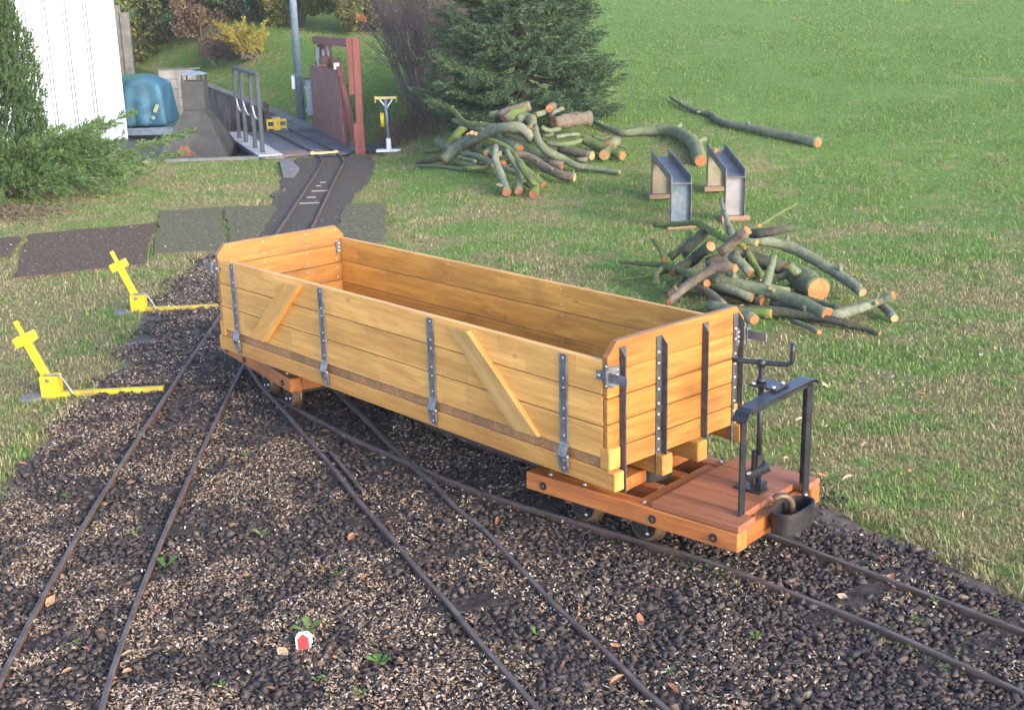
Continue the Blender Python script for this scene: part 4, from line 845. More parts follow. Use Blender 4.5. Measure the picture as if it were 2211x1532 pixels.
PILE_BACK=[
[(0.404,10.794,0.405,0.055),(0.561,10.872,0.413,0.059),(0.724,10.951,0.422,0.058)],
[(-0.055,10.712,0.485,0.035),(0.064,10.702,0.523,0.038),(0.212,10.704,0.559,0.04)],
[(-0.134,10.807,0.478,0.034),(-0.059,10.783,0.491,0.033)],
[(-0.011,10.581,0.46,0.035),(0.063,10.64,0.496,0.036),(0.17,10.666,0.531,0.035)],
[(0.371,10.716,0.526,0.033),(0.405,10.855,0.541,0.034)],
[(-0.536,10.549,0.136,0.049),(-0.432,10.578,0.218,0.051),(-0.294,10.4,0.315,0.049),(-0.13,10.176,0.405,0.044),(0.003,9.992,0.455,0.04),(0.109,9.932,0.458,0.037),(0.176,9.909,0.41,0.035),(0.206,9.931,0.354,0.034)],
[(0.871,9.627,0.124,0.017),(0.686,9.742,0.147,0.023),(0.538,9.768,0.17,0.026),(0.451,9.84,0.208,0.029),(0.351,9.788,0.262,0.031),(0.271,9.834,0.326,0.031),(0.237,9.922,0.385,0.028),(0.235,10.079,0.452,0.02)],
[(0.508,9.384,0.127,0.033),(0.409,9.441,0.143,0.032),(0.306,9.62,0.173,0.032),(0.222,9.761,0.216,0.03),(0.141,9.835,0.25,0.029),(0.059,9.866,0.268,0.027)],
[(-0.01,9.125,0.071,0.031),(-0.036,9.34,0.14,0.031),(-0.063,9.404,0.204,0.028),(-0.087,9.471,0.269,0.026),(-0.085,9.574,0.358,0.025)],
[(0.076,9.133,0.074,0.027),(0.091,9.361,0.148,0.025),(0.075,9.46,0.208,0.024),(0.019,9.558,0.284,0.024),(-0.001,9.585,0.325,0.022)],
[(0.182,9.016,0.065,0.03),(0.215,9.167,0.101,0.029),(0.184,9.143,0.148,0.026),(0.123,9.283,0.201,0.023),(0.09,9.365,0.249,0.022)],
[(0.265,9.292,0.096,0.025),(0.189,9.354,0.161,0.022),(0.105,9.446,0.238,0.021),(0.028,9.663,0.315,0.02),(-0.053,9.761,0.358,0.018),(-0.135,9.864,0.378,0.017)],
[(-0.517,11.325,0.513,0.018),(-0.435,10.953,0.497,0.02),(-0.359,10.6,0.455,0.021),(-0.273,10.374,0.447,0.023),(-0.176,10.242,0.454,0.022),(-0.097,10.139,0.447,0.022)],
[(-0.46,11.099,0.418,0.019),(-0.364,10.708,0.421,0.02),(-0.258,10.371,0.42,0.019),(-0.161,10.18,0.421,0.019)],
[(-0.364,10.931,0.374,0.034),(-0.424,10.923,0.318,0.036),(-0.486,10.937,0.244,0.034),(-0.513,10.952,0.218,0.031)],
[(-0.634,11.674,0.191,0.029),(-0.611,11.379,0.188,0.034),(-0.512,10.919,0.197,0.034),(-0.434,10.602,0.199,0.033)],
[(-0.796,11.054,0.057,0.016),(-0.68,10.981,0.085,0.019),(-0.564,10.87,0.112,0.019)],
[(-0.786,10.894,0.056,0.01),(-0.602,10.61,0.085,0.012),(-0.426,10.28,0.104,0.014),(-0.309,10.072,0.121,0.014)],
[(-0.429,10.424,0.141,0.024),(-0.301,10.121,0.145,0.024),(-0.165,9.83,0.142,0.023),(-0.081,9.713,0.141,0.021)],
[(-0.252,10.083,0.18,0.014),(-0.342,10.237,0.186,0.014),(-0.4,10.333,0.191,0.014)],
[(-0.155,10.206,0.224,0.037),(-0.112,10.301,0.259,0.037)],
[(-0.363,10.42,0.203,0.021),(-0.246,10.211,0.21,0.022),(-0.149,9.905,0.2,0.022),(-0.102,9.735,0.191,0.021)],
[(-0.078,10.302,0.344,0.042),(0.023,10.098,0.318,0.042),(0.114,9.976,0.283,0.039)],
[(0.13,10.048,0.282,0.03),(0.241,9.916,0.234,0.029),(0.345,9.857,0.19,0.028)],
[(0.432,9.764,0.169,0.034),(0.366,9.807,0.184,0.034),(0.282,9.991,0.224,0.031)],
[(0.199,9.973,0.339,0.017),(0.093,9.992,0.373,0.019),(-0.021,10.112,0.394,0.02)],
[(0.413,10.536,0.306,0.018),(0.514,10.616,0.315,0.017),(0.62,10.621,0.315,0.015)],
[(0.317,10.335,0.283,0.02),(0.449,10.284,0.277,0.021),(0.546,10.308,0.28,0.019),(0.659,10.471,0.298,0.016)],
[(0.929,10.085,0.195,0.032),(0.802,10.248,0.233,0.034),(0.693,10.379,0.268,0.034),(0.617,10.44,0.295,0.029)],
[(0.683,10.07,0.203,0.035),(0.561,10.183,0.216,0.033),(0.435,10.333,0.233,0.029)],
[(0.646,10.05,0.176,0.017),(0.554,10.06,0.177,0.017)],
[(0.84,10.329,0.242,0.047),(0.912,10.514,0.263,0.048)],
[(0.78,10.073,0.204,0.043),(0.834,10.253,0.224,0.042)],
[(1.007,10.338,0.213,0.007),(0.898,10.453,0.246,0.009),(0.722,10.573,0.31,0.01)],
[(0.37,10.616,0.475,0.015),(0.419,10.61,0.514,0.016),(0.486,10.641,0.537,0.017)],
[(0.246,10.489,0.498,0.023),(0.321,10.584,0.511,0.023)],
[(-0.74,11.574,0.099,0.023),(-0.658,11.402,0.126,0.024),(-0.56,11.204,0.156,0.024)],
[(0.092,10.375,0.473,0.032),(0.164,10.399,0.492,0.04),(0.21,10.349,0.48,0.042),(0.213,10.167,0.42,0.036)],
[(-0.185,10.451,0.259,0.026),(-0.064,10.223,0.259,0.027),(0.052,10.039,0.255,0.025)],
[(-0.302,10.608,0.228,0.025),(-0.184,10.31,0.228,0.026),(-0.057,10.057,0.224,0.024)],
[(-0.057,10.15,0.213,0.028),(-0.027,9.941,0.177,0.029)],
[(0.111,9.538,0.137,0.015),(0.032,9.691,0.148,0.02),(-0.058,9.857,0.166,0.023)],
[(0.185,9.25,0.09,0.014),(0.129,9.348,0.098,0.015)],
[(0.292,10.498,0.4,0.018),(0.349,10.525,0.364,0.02),(0.452,10.68,0.362,0.018)],
[(-0.318,10.705,0.331,0.022),(-0.355,10.803,0.288,0.022)],
[(-0.384,10.827,0.303,0.019),(-0.415,10.819,0.255,0.019)],
[(0.318,10.567,0.369,0.025),(0.383,10.595,0.332,0.026),(0.301,10.571,0.329,0.023)],
]
LOOSE=[
[(0.79,11.469,0.34,0.015),(0.893,11.183,0.308,0.021),(1.019,10.981,0.285,0.029),(1.18,10.975,0.29,0.037),(1.357,10.94,0.301,0.045),(1.487,10.714,0.286,0.051),(1.548,10.371,0.237,0.055),(1.522,9.843,0.168,0.052)],
[(2.573,10.348,0.225,0.04),(2.351,10.685,0.262,0.037),(2.131,10.986,0.296,0.033),(1.921,11.305,0.327,0.03),(1.891,11.636,0.359,0.026),(1.738,11.91,0.39,0.02),(1.624,12.491,0.455,0.012)],
]

def cut_disc(parent, c, t, r, mat):
    o = MB().tube([(0, 0, -.0015), (0, 0, .0012)], [r, r], 14).build('cut_face', mat, parent, False, c)
    o.rotation_mode = 'QUATERNION'; o.rotation_quaternion = t.to_track_quat('Z', 'Y'); return o
def branch(P, mat, cut, lab, cat, grp, name='cut_branch', both=True, stubs=0):
    base = Vector(P[0][:3]); base.z = zt(base.x, base.y)
    t = thing(name, lab, cat, base, 0, grp)
    C = catmull(P, .035); n = len(C); sd_ = random.uniform(0, 50); pts = []; rad = []
    for i, q in enumerate(C):
        s = i / max(1, n - 1); w_ = q[3] * .07
        pts.append(Vector((q[0] + w_ * math.sin(sd_ + i * .7), q[1] + w_ * math.cos(sd_ * 1.3 + i * .6), q[2] + w_ * .7 * math.sin(sd_ * .7 + i * .5))) - base)
        rad.append(max(.004, q[3] * 1.07) * (1 + .06 * math.sin(i * 1.9 + sd_) + .04 * math.sin(i * .83 + sd_ * 2)))
    b = MB(); b.tube(pts, rad, 12)
    for i in range(len(b.v)):
        ring = i // 12; q = pts[ring]; v_ = Vector(b.v[i]); f = 1 + random.uniform(-.07, .07) + .06 * math.sin(ring * .9 + (i % 12) * 1.3 + sd_); b.v[i] = (q + (v_ - q) * f)[:]
    b.build('bark', mat, t, True)
    cut_disc(t, pts[0], (pts[0] - pts[1]).normalized(), rad[0] * .88, cut)
    if both: cut_disc(t, pts[-1], (pts[-1] - pts[-2]).normalized(), rad[-1] * .88, cut)
    for j in range(stubs):
        i = random.randrange(2, max(3, n - 2)); i = min(i, n - 2); tg = (pts[i + 1] - pts[i - 1]).normalized(); o_ = tg.orthogonal(); o_.rotate(Matrix.Rotation(random.uniform(0, 6.28), 3, tg)); o_ = (o_ + tg * random.uniform(-.5, .5)).normalized()
        if o_.z < -.3: o_.z = -o_.z
        l = rad[i] * random.uniform(1.5, 2.4); sb = MB(); sb.tube([pts[i], pts[i] + o_ * l], [rad[i] * .5, rad[i] * .38], 8); sb.build('stub', mat, t, True)
        cut_disc(t, pts[i] + o_ * l, o_, rad[i] * .34, 'cut_pale')
    return t
FR = ['thick log with the widest orange cut face in the front pile', 'long straight log with orange cut end reaching right in the front pile', 'long thin pole sloping down to the right across the front pile', 'curved branch end rising at the right edge of the front pile', 'short stub lying at the far right of the front pile',
      'thin dark branch along the bottom right of the front pile', 'log with pale cut end just behind the wagon end board', 'upright stick with torn top leaning on the front pile', 'short log with cut end in the middle of the front pile', None, 'bent grey branch crossing the front left of the front pile',
      'stub with pale oval cut face on top of the front pile', 'dark branch with pale cut end at the upper right of the front pile', None, 'log with small orange cut end at the left of the front pile', 'mossy branch reaching furthest left from the front pile', None, 'curved branch at the left foot of the front pile', None, None, None,
      'long mossy branch across the back of the front pile under the steel trestles', 'thin branch standing up in front of the right steel trestle', 'yellow lichened twig pointing to the upper right of the front pile']
mats_f = ['bark_green', 'bark_green', 'bark_grey', 'bark_grey', 'bark_grey', 'bark_dark', 'bark_grey', 'bark_green', 'bark_green', 'bark_grey', 'bark_brown', 'bark_brown', 'bark_dark', 'bark_green', 'bark_dark', 'bark_moss', 'bark_moss', 'bark_moss', 'bark_moss', 'bark_dark', 'bark_moss', 'bark_moss', 'bark_grey', 'bark_moss', 'bark_moss', 'bark_grey', 'bark_green', 'bark_brown', 'bark_moss', 'bark_green', 'bark_green', 'bark_dark', 'bark_moss', 'bark_dark', 'bark_brown', 'bark_dark', 'bark_dark']
FR2 = {9: 'grey log end lying low in the front middle of the front pile', 13: 'small round cut end facing the camera near the top of the front pile', 16: 'thin dark mossy stick at the far left foot of the front pile', 18: 'thin mossy stick standing up at the left of the front pile', 19: 'thick dark log leaning up at the top left of the front pile', 20: 'mossy stick beside the thick dark log of the front pile', 24: 'mossy green log sloping down in the middle of the front pile', 25: 'short lichened stub under the pale oval cut face', 26: 'thin stick with small cut end below the widest log', 27: 'purple-brown log pointing at the wagon end board', 28: 'short mossy stick in the lower left of the front pile', 29: 'thin pole lying beside the long straight log of the front pile', 30: 'small cut stick in the grass in front of the front pile', 31: 'dark rear half of the widest log in the front pile', 32: 'lichen-green branch lying flat along the front of the front pile', 33: 'dark knotty stub in the left middle of the front pile', 34: 'brown log hidden in the heart of the front pile', 35: 'dark log lying low under the bent grey branch', 36: 'dark stick low beneath the long straight log'}
for i, P in enumerate(PILE_FRONT):
    lab = (FR[i] if i < len(FR) else None) or FR2.get(i); thick = P[0][3] > .035
    branch(P, mats_f[i], 'cut_orange' if i in (0, 1, 6, 8, 14, 29) else random.choice(('cut_pale', 'cut_orange')), lab or 'branch jumbled among others inside the front log pile', 'log' if thick else 'branch', 'cut branches in the front pile', 'log' if thick else 'cut_branch', True, 2 if len(P) > 3 else 0)
BK = ['big brown log on the right top of the rear pile by the fir', 'long brown log lying at the back of the rear pile under the fir', 'short log end at the upper left of the rear pile', 'green mossy log on top of the rear pile', 'round orange cut log end at the very top of the rear pile',
      'thick arching grey branch across the front left of the rear pile', 'long curved branch running out to the right of the rear pile', 'smooth brown bent log at the lower front of the rear pile', 'left prong of the branches hanging over the front of the rear pile', 'middle prong of the branches at the front of the rear pile', 'right prong with thick cut foot at the front of the rear pile', 'yellow lichened branch sloping to the lower right of the rear pile',
      'yellow mossy branch pointing to the upper left of the rear pile', None, 'mossy log with orange cut end at the left of the rear pile', 'pale bent branch at the left end of the rear pile', None, 'thin branch lying in the grass left of the rear pile', None, None, 'log with oval orange cut face in the front middle of the rear pile', None, 'mossy brown log under the arching branch of the rear pile', None, 'dark log with reddish cut end at the lower right of the rear pile', None, None, None,
      'mossy log at the right end of the rear pile', 'short brown log lying at the lower right of the rear pile', None, 'upper orange split round at the right of the rear pile', 'lower orange split round at the right of the rear pile', 'thin grey twig at the far right of the rear pile']
mats_b = ['bark_brown', 'bark_brown', 'bark_green', 'bark_moss', 'bark_brown', 'bark_grey', 'bark_green', 'bark_brown', 'bark_grey', 'bark_green', 'bark_moss', 'bark_moss', 'bark_moss', 'bark_grey', 'bark_moss', 'bark_green', 'bark_dark', 'bark_green', 'bark_moss']
BK2 = {13: 'grey stick beside the yellow mossy branch of the rear pile', 16: 'dark stick in the grass at the left end of the rear pile', 18: 'mossy log lying low across the front left of the rear pile', 19: 'short stick with cut end under the thick arching branch', 21: 'grey stick behind the left prong of the rear pile', 23: 'green log sloping down right in the middle of the rear pile', 25: 'lichened stick crossing below the arching branch top', 26: 'thin stick with cut end right of the rear pile middle', 27: 'mossy stick lying right of the rear pile middle', 30: 'short stub on the grass below the short brown log', 34: 'thin green stick pointing up beside the big brown log', 35: 'short stub beside the green mossy log on the rear pile', 36: 'mossy stub at the far left middle of the rear pile', 37: 'thick green knotty piece on top of the rear pile', 38: 'log hidden behind the left prong of the rear pile', 39: 'log hidden under the thick arching branch of the rear pile', 40: 'dark stub between the front prongs of the rear pile', 41: 'pale forked stick at the foot of the middle prong', 42: 'small stick end left of the right prong foot', 43: 'bent stick just below the big brown log', 44: 'small round cut end left of the arching branch', 45: 'second small round cut end left of the arching branch', 46: 'short log under the big brown log of the rear pile'}
for i, P in enumerate(PILE_BACK):
    lab = (BK[i] if i < len(BK) else None) or BK2.get(i); thick = P[0][3] > .033
    mt = mats_b[i] if i < len(mats_b) else ('bark_moss', 'bark_green', 'bark_grey', 'bark_green')[i % 4]
    if i in (29, 24): mt = 'bark_brown'
    branch(P, mt, 'cut_red' if i in (0, 2, 3, 24, 8, 9, 10) else random.choice(('cut_orange', 'cut_orange', 'cut_pale')), lab or 'branch jumbled among others inside the rear log pile', 'log' if thick else 'branch', 'cut branches in the rear pile', 'log' if thick else 'cut_branch', i not in (5, 7), 2 if len(P) > 4 else 0)
def filler(n, cx, cy, rx, ry, hmax, grp, lab, seed):
    R = random.Random(seed)
    for i in range(n):
        a = R.gauss(0, .7) + (math.pi if R.random() < .5 else 0); l = R.uniform(.35, .85) * rx; x0 = cx + R.uniform(-.55, .55) * rx; y0 = cy + R.uniform(-.6, .6) * ry; z0 = R.uniform(.015, hmax) * (1 - .7 * min(1, abs(x0 - cx) / rx)); P = []; r_ = R.uniform(.007, .019); bend = R.uniform(-.12, .12); tl = R.uniform(-.25, .12)
        for k_ in range(4):
            f = k_ / 3; px = x0 + math.cos(a) * l * f - math.sin(a) * bend * math.sin(f * 3.14); py = y0 + (math.sin(a) * l * f + math.cos(a) * bend * math.sin(f * 3.14)) * .7; P.append((px, py, zt(px, py) + max(.012, z0 + tl * l * f), r_ * (1.15 - .5 * f)))
        branch(P, R.choice(('bark_green', 'bark_moss', 'bark_dark', 'bark_grey', 'bark_dark')), R.choice(('cut_pale', 'cut_orange')), lab, 'branch', grp, 'cut_branch', True, R.choice((0, 1, 1)))
filler(9, 1.15, 6.12, .36, .18, .10, 'cut branches in the front pile', 'thin branch jumbled among others inside the front log pile', 31)
filler(10, .12, 10.05, .42, .3, .12, 'cut branches in the rear pile', 'thin branch jumbled among others inside the rear log pile', 32)
branch(LOOSE[0], 'bark_green', 'cut_orange', 'curved forked branch lying in the grass behind the steel trestles', 'branch', None, stubs=4)
branch(LOOSE[1], 'bark_grey', 'cut_orange', 'long lone branch with orange cut end lying on the meadow', 'branch', None, stubs=3)

# ------------------------------------------------------------------ steel trestles
def trestle(xf, yf, xb, yb, zf, lab, front_mat, back_mat, h=.325):
    t = thing('steel_trestle', lab, 'trestle', (xf, yf, zt(xf, yf)), math.atan2(yb - yf, xb - xf) - math.pi / 2)
    ln = math.hypot(xb - xf, yb - yf); dz = zt(xb, yb) - zt(xf, yf)
    b = MB()
    tz = h - .035
    for x0, x1, z0, z1 in ((-.065, .065, tz - .006, tz), (-.065, -.059, tz, tz + .05), (.059, .065, tz, tz + .05)):
        b.add([(x0, 0, z0), (x1, 0, z0), (x1, ln, z0 + dz), (x0, ln, z0 + dz), (x0, 0, z1), (x1, 0, z1), (x1, ln, z1 + dz), (x0, ln, z1 + dz)], [(3, 2, 1, 0), (4, 5, 6, 7), (0, 1, 5, 4), (1, 2, 6, 5), (2, 3, 7, 6), (3, 0, 4, 7)])
    b.build('channel_beam', 'stand_grey', t)
    for yy, mt, s, zz in ((.03, front_mat, 1, 0), (ln - .06, back_mat, 1, dz)):
        lg = MB(); lg.box(-.060, .060, yy, yy + .006, .035 + zz, tz - .006 + zz)
        lg.build('leg_web', mt, t); fl_ = MB(); fl_.box(-.065, -.060, yy - .03, yy + .036, .035 + zz, tz - .0062 + zz); fl_.box(.060, .065, yy - .03, yy + .036, .035 + zz, tz - .0062 + zz); fl_.build('leg_flange', 'stand_grey', t)
        plank('timber_foot', 'timber', (.0, yy + .003, .0165 + zz), (.19, .09, .035), t, (0, 0, .12), .003)
trestle(1.102, 7.87, 1.10, 8.98, 0, 'left steel channel trestle with a flaking blue leg', 'stand_blue', 'stand_yellow')
trestle(1.486, 8.10, 1.525, 9.15, 0, 'right steel channel trestle with a pale grey leg', 'stand_white', 'stand_yellow')
o = MB().prism([(1.49, 9.00, .328), (1.535, 8.99, .328), (1.55, 9.02, .352), (1.50, 9.03, .358)], (0, .012, .006)).build('wood_scrap', 'cut_pale'); tag(o, 'split pale wood scrap lying on the right trestle', 'wood scrap')

# ------------------------------------------------------------------ yard with the lift platform
sheet('yard_floor', [(-9, 12.2), (-1.32, 12.2), (-2.27, 14.8), (-4.7, 18.05), (-9, 18.05)], -0.115, 'yard_floor')
o = MB(); o.prism([(-6, 11.86, -.13), (-2.16, 12.17, -.13), (-2.16, 12.25, -.13), (-6, 12.0, -.13)], (0, 0, .15)); tag(o.build('edge_kerb', 'concrete'), 'low concrete kerb along the yard edge left of the lift', 'kerb')
o = MB(); o.prism([(-2.12, 12.05, -.1), (-1.86, 12.06, -.1), (-1.86, 12.22, -.1), (-2.12, 12.21, -.1)], (0, 0, .108)); tag(o.build('edge_slab', 'slab_mossy'), 'mossy concrete slab in front of the lift left of the rails', 'slab')
o = MB(); o.prism([(-1.52, 12.02, -.1), (-1.2, 12.02, -.1), (-1.2, 12.26, -.1), (-1.52, 12.26, -.1)], (0, 0, .104)); tag(o.build('edge_slab', 'slab_mossy'), 'mossy concrete slab at the foot of the brown frame', 'slab')
o = MB(); o.prism([(-1.93, 10.75, -.02), (-1.83, 10.7, -.02), (-1.86, 11.2, -.02), (-2.05, 11.85, -.02), (-2.14, 11.8, -.02)], (0, 0, .045)); tag(o.build('border_stone', 'concrete'), 'pale border stone where the lawn meets the gravel path', 'stone')

# retaining wall in boarded panels with a coping
t = thing('retaining_wall', 'grey concrete retaining wall below the grass bank behind the lift', 'wall', (-2.25, 14.8, -.12), math.atan2(2.9, -2.175))
n = 13; ln = 3.62
for i in range(n):
    x0, x1 = ln * i / n, ln * (i + 1) / n; h0, h1 = .12 + .50 * (x0 / ln) ** .85, .12 + .50 * (x1 / ln) ** .85
    b = MB(); b.prism([(x0 + .003, -.06, 0), (x1 - .003, -.06, 0), (x1 - .003, -.06, h1 - .035), (x0 + .003, -.06, h0 - .035)], (0, .12, 0)); b.build('wall_panel', 'wall_concrete', t, loc=(0, random.uniform(-.004, .004), 0))
b = MB(); h0, h1 = .12, .62
pts = [(ln * i / n, .12 + .50 * (i / n) ** .85) for i in range(n + 1)]
for i in range(n):
    (x0, z0), (x1, z1) = pts[i], pts[i + 1]; b.prism([(x0, -.078, z0 - .034), (x1, -.078, z1 - .034), (x1, -.078, z1), (x0, -.078, z0)], (0, .156, 0))
b.build('coping', 'concrete', t)
# block wall
t = thing('block_wall', 'wall of pale concrete blocks closing the yard at the back', 'wall', (-4.62, 17.05, -.12))
for r_ in range(6):
    for c_ in range(2 if r_ > 0 else 1):
        MB().box(c_ * .232 + .002, (c_ + 1) * .232 - .002, 0, .16, r_ * .122 + .001, (r_ + 1) * .122 - .002, .002).build('block', 'block_concrete', t)
MB().box(-.02, .52, -.01, .18, .7325, .75).build('coping', 'concrete', t)
o = MB().box(-6.2, -4.64, 17.1, 17.25, -.12, .42, .004).build('yard_wall', 'wall_concrete'); tag(o, 'low concrete wall behind the blue tarpaulin', 'wall')
o = MB(); o.box(-5.19, -5.085, 17.5, 17.6, -.12, 1.36, .004); o.box(-5.26, -5.195, 17.52, 17.6, -.12, 1.46, .004); tag(o.build('concrete_pillar', 'concrete'), 'mossy concrete pillar rising right behind the white shed', 'pillar')

# white shed clad in standing-seam panels
t = thing('white_shed', 'white metal clad shed wall at the upper left', 'shed', (-4.50, 15.0, -.12))
FT = [(0, 0), (-4.6, .22), (-4.8, 3.4), (-1.0, 2.6)]
MB().prism([(x_ - .012, y_ + .012, 0.04) for x_, y_ in FT], (0, 0, 3.2)).build('shed_core', 'seam_grey', t)
MB().prism([(x_ - .01, y_ + .03, -.02) for x_, y_ in FT], (0, 0, .06)).build('plinth', 'concrete', t)
d = Vector((-4.6, .22)); dl = d.length; d /= dl; nrm = Vector((-d.y, d.x)) * -1
ra = math.atan2(d.y, d.x)
x = 0.0; i = 0
MB().box(0.002, .122, -.014, .012, 0.045, 3.2, .002).build('corner_flashing', 'white_sheet', t, False, (0, 0, 0), (0, 0, ra + 0)).scale = (1, -1, 1)
x = .132
while x < 4.5:
    b = MB(); b.box(x, x + .190, -.004, .012, .045, 3.2, .001); b.build('cladding_panel', 'white_sheet', t, False, (0, 0, 0), (0, 0, ra)).scale = (1, -1, 1)
    b = MB(); b.box(x + .2065, x + .2265, -.010, .012, .045, 3.2, .001); b.build('seam', 'white_sheet', t, False, (0, 0, 0), (0, 0, ra)).scale = (1, -1, 1)
    x += .243
# chimney hood
t = thing('chimney_hood', 'grey pyramid shaped chimney hood standing in the yard', 'hood', (-3.25, 12.98, -.115))
def frustum(b, x0, x1, y0, y1, z0, X0, X1, Y0, Y1, z1):
    b.add([(x0, y0, z0), (x1, y0, z0), (x1, y1, z0), (x0, y1, z0), (X0, Y0, z1), (X1, Y0, z1), (X1, Y1, z1), (X0, Y1, z1)], [(3, 2, 1, 0), (4, 5, 6, 7), (0, 1, 5, 4), (1, 2, 6, 5), (2, 3, 7, 6), (3, 0, 4, 7)])
b = MB(); frustum(b, -.36, .36, 0, .72, .05, -.115, .115, .25, .48, .50); b.box(-.36, .36, 0, .72, 0, .05); b.build('hood_skirt', 'hood_sheet', t)
b = MB(); b.box(-.115, .115, .252, .478, .503, .80, .002); b.build('flue', 'hood_sheet', t)
b = MB(); frustum(b, -.125, .125, .24, .49, .862, -.05, .05, .31, .41, .895); 
b.build('cap', 'galvanised', t)
for sx in (-.105, .095):
    for sy in (.255, .465): MB().box(sx, sx + .012, sy, sy + .012, .80, .862).build('cap_strut', 'black_paint', t)
b = MB(); z_ = lambda s: (.05 + .45 * s, .25 * s - .004)
P = [(-.20, 0.02), (-.175, .10), (-.15, .16), (-.12, .26), (-.09, .22), (-.05, .24), (-.03, .15), (.02, .10), (.05, .02)]
b.prism([(px, z_(s)[1], z_(s)[0]) for px, s in P], (0, -.002, .001)); b.build('rust_patch', 'rust', t)
# tarpaulin covered cart
t = thing('covered_cart', 'cart load covered by a blue tarpaulin beside the white shed', 'cart', (-4.42, 15.75, -.115))
bm = bmesh.new(); bmesh.ops.create_cube(bm, size=2); bmesh.ops.subdivide_edges(bm, edges=bm.edges[:], cuts=11, use_grid_fill=True)
for q in bm.verts:
    x_, y_, z_ = q.co; e_ = max(abs(x_), abs(y_), abs(z_)); l_ = (abs(x_) ** 13 + abs(y_) ** 13 + abs(z_) ** 13) ** (1 / 13); q.co *= e_ / l_ * .99; x_, y_, z_ = q.co
    dn = (1 - z_) / 2; fold = .10 * dn * math.sin(7.5 * math.atan2(y_, x_) + .6) + .05 * dn * math.sin(17 * math.atan2(y_, x_)) + .03 * math.sin(5 * x_ + 3 * y_)
    q.co = Vector((x_ * (.235 + .03 * dn) * (1 + .75 * fold), y_ * (.30 + .03 * dn) * (1 + .75 * fold), .135 + (z_ + 1) / 2 * .555 + .022 * math.cos(x_ * 2.4) * (z_ + 1) - .012 * abs(math.sin(3 * y_ + 2 * x_)) * (z_ > .7)))
me = bpy.data.meshes.new('tarpaulin'); bm.to_mesh(me); bm.free(); me.materials.append(MATS['tarp_blue']); me.polygons.foreach_set('use_smooth', [True] * len(me.polygons)); link('tarpaulin', me, t)
MB().box(-.022, .022, -.002, .002, -.05, .05, .001).build('print_mark', 'tarp_print', t, False, (.175, -.336, .36), (0, .45, 0))
MB().tube([(0, -.002, 0), (0, .002, 0)], .022, 14).build('print_mark', 'tarp_print', t, False, (.13, -.340, .25))
b = MB(); b.box(-.36, .36, -.52, -.485, .06, .12, .002); b.box(-.36, .36, -.36, -.325, .07, .13, .002); b.box(-.395, -.362, -.52, .40, .06, .12, .002); b.box(.362, .395, -.52, .40, .06, .12, .002); b.build('cart_frame', 'cart_grey', t)
b = MB()
for k_ in range(5): b.box(-.02 + k_ * .07, .04 + k_ * .07, -.482, -.362, .05, .085 + .01 * (k_ % 2), .004)
b.build('red_parts', 'cart_red', t)
for sx in (-.30, .30):
    for sy in (-.3, .3): MB().cyl((sx - .02, sy, .055), (sx + .02, sy, .055), .054, 16).build('wheel', 'rubber', t)
t2 = thing('covered_heap', 'heap under a faded green tarpaulin behind the blue one', 'tarpaulin', (-4.75, 16.55, -.115))
b = MB(); n = 22; hh = 12
for i in range(hh - 1):
    for j in range(n):
        q = []
        for (ii, jj) in ((i, j), (i, j + 1), (i + 1, j + 1), (i + 1, j)):
            a = 2 * math.pi * (jj % n) / n; s = ii / (hh - 1) * 1.57; f = 1 + .05 * math.sin(4 * a) + .03 * math.sin(9 * a + 3 * s); q.append((.46 * math.cos(a) * math.cos(s) ** .6 * f, .36 * math.sin(a) * math.cos(s) ** .6 * f, .72 * math.sin(s) ** .8))
        b.add(q, [(0, 1, 2, 3)])
b.build('tarpaulin', 'tarp_green', t2)

# rusty sheets and reeds leaning on the retaining wall
t = thing('rusty_sheets', 'rusty sheets and strips leaning against the retaining wall', 'scrap metal', (-3.15, 15.6, -.115))
for k_ in range(12):
    px = .30 - .055 * k_ * .9; hgt = random.uniform(.22, .42); MB().box(-.028, .028, -.004, .004, 0, hgt).build('rusty_strip', 'dark_rust', t, False, (px - .1, -.05 + .09 * (k_ % 3) - px * .9 + .12, 0), (-.22 + random.uniform(-.1, .1), random.uniform(-.12, .12), math.radians(-50)))
for k_ in range(7): MB().tube([(0, 0, 0), (random.uniform(-.08, .08), .10, random.uniform(.3, .46))], [.008, .004], 5).build('rusty_rod', 'rust', t, False, (-.36 + .05 * k_, .36 - .05 * k_, 0))

# lift platform: local x along the rails
PD = Vector((-.345, .939)).normalized(); pr = math.atan2(PD.y, PD.x)
t = thing('lift_platform', 'steel wagon lift platform with rails set into its deck', 'platform', (-1.885, 12.32, 0), pr)
def across(a): return a
MB().box(0, 2.45, -.56, .46, -.02, .018, .002).build('deck_plate', 'deck_plate', t)
plank('deck_strip', 'deck_rust', (.16, .15, .0195), (.30, .56, .004), t, b=.0008)
for k_ in range(2): plank('walk_plank', 'grey_plank', (1.22, .375 + k_ * .115 - .0, .026), (2.44, .112, .016), t, b=.002)
MB().box(-.03, 2.46, .49, .53, -.035, .018, .002).build('side_girder', 'blue_steel', t)
for yy in (0.02, -.20):
    MB().box(-.06, 2.38, yy - .008, yy + .008, .019, .044, .001).build('rail', ['rail_top'], t)
for k_ in range(4): MB().box(.2 + k_ * .65, .26 + k_ * .65, -.52, .44, -.14, -.0205).build('girder', 'black_iron', t)
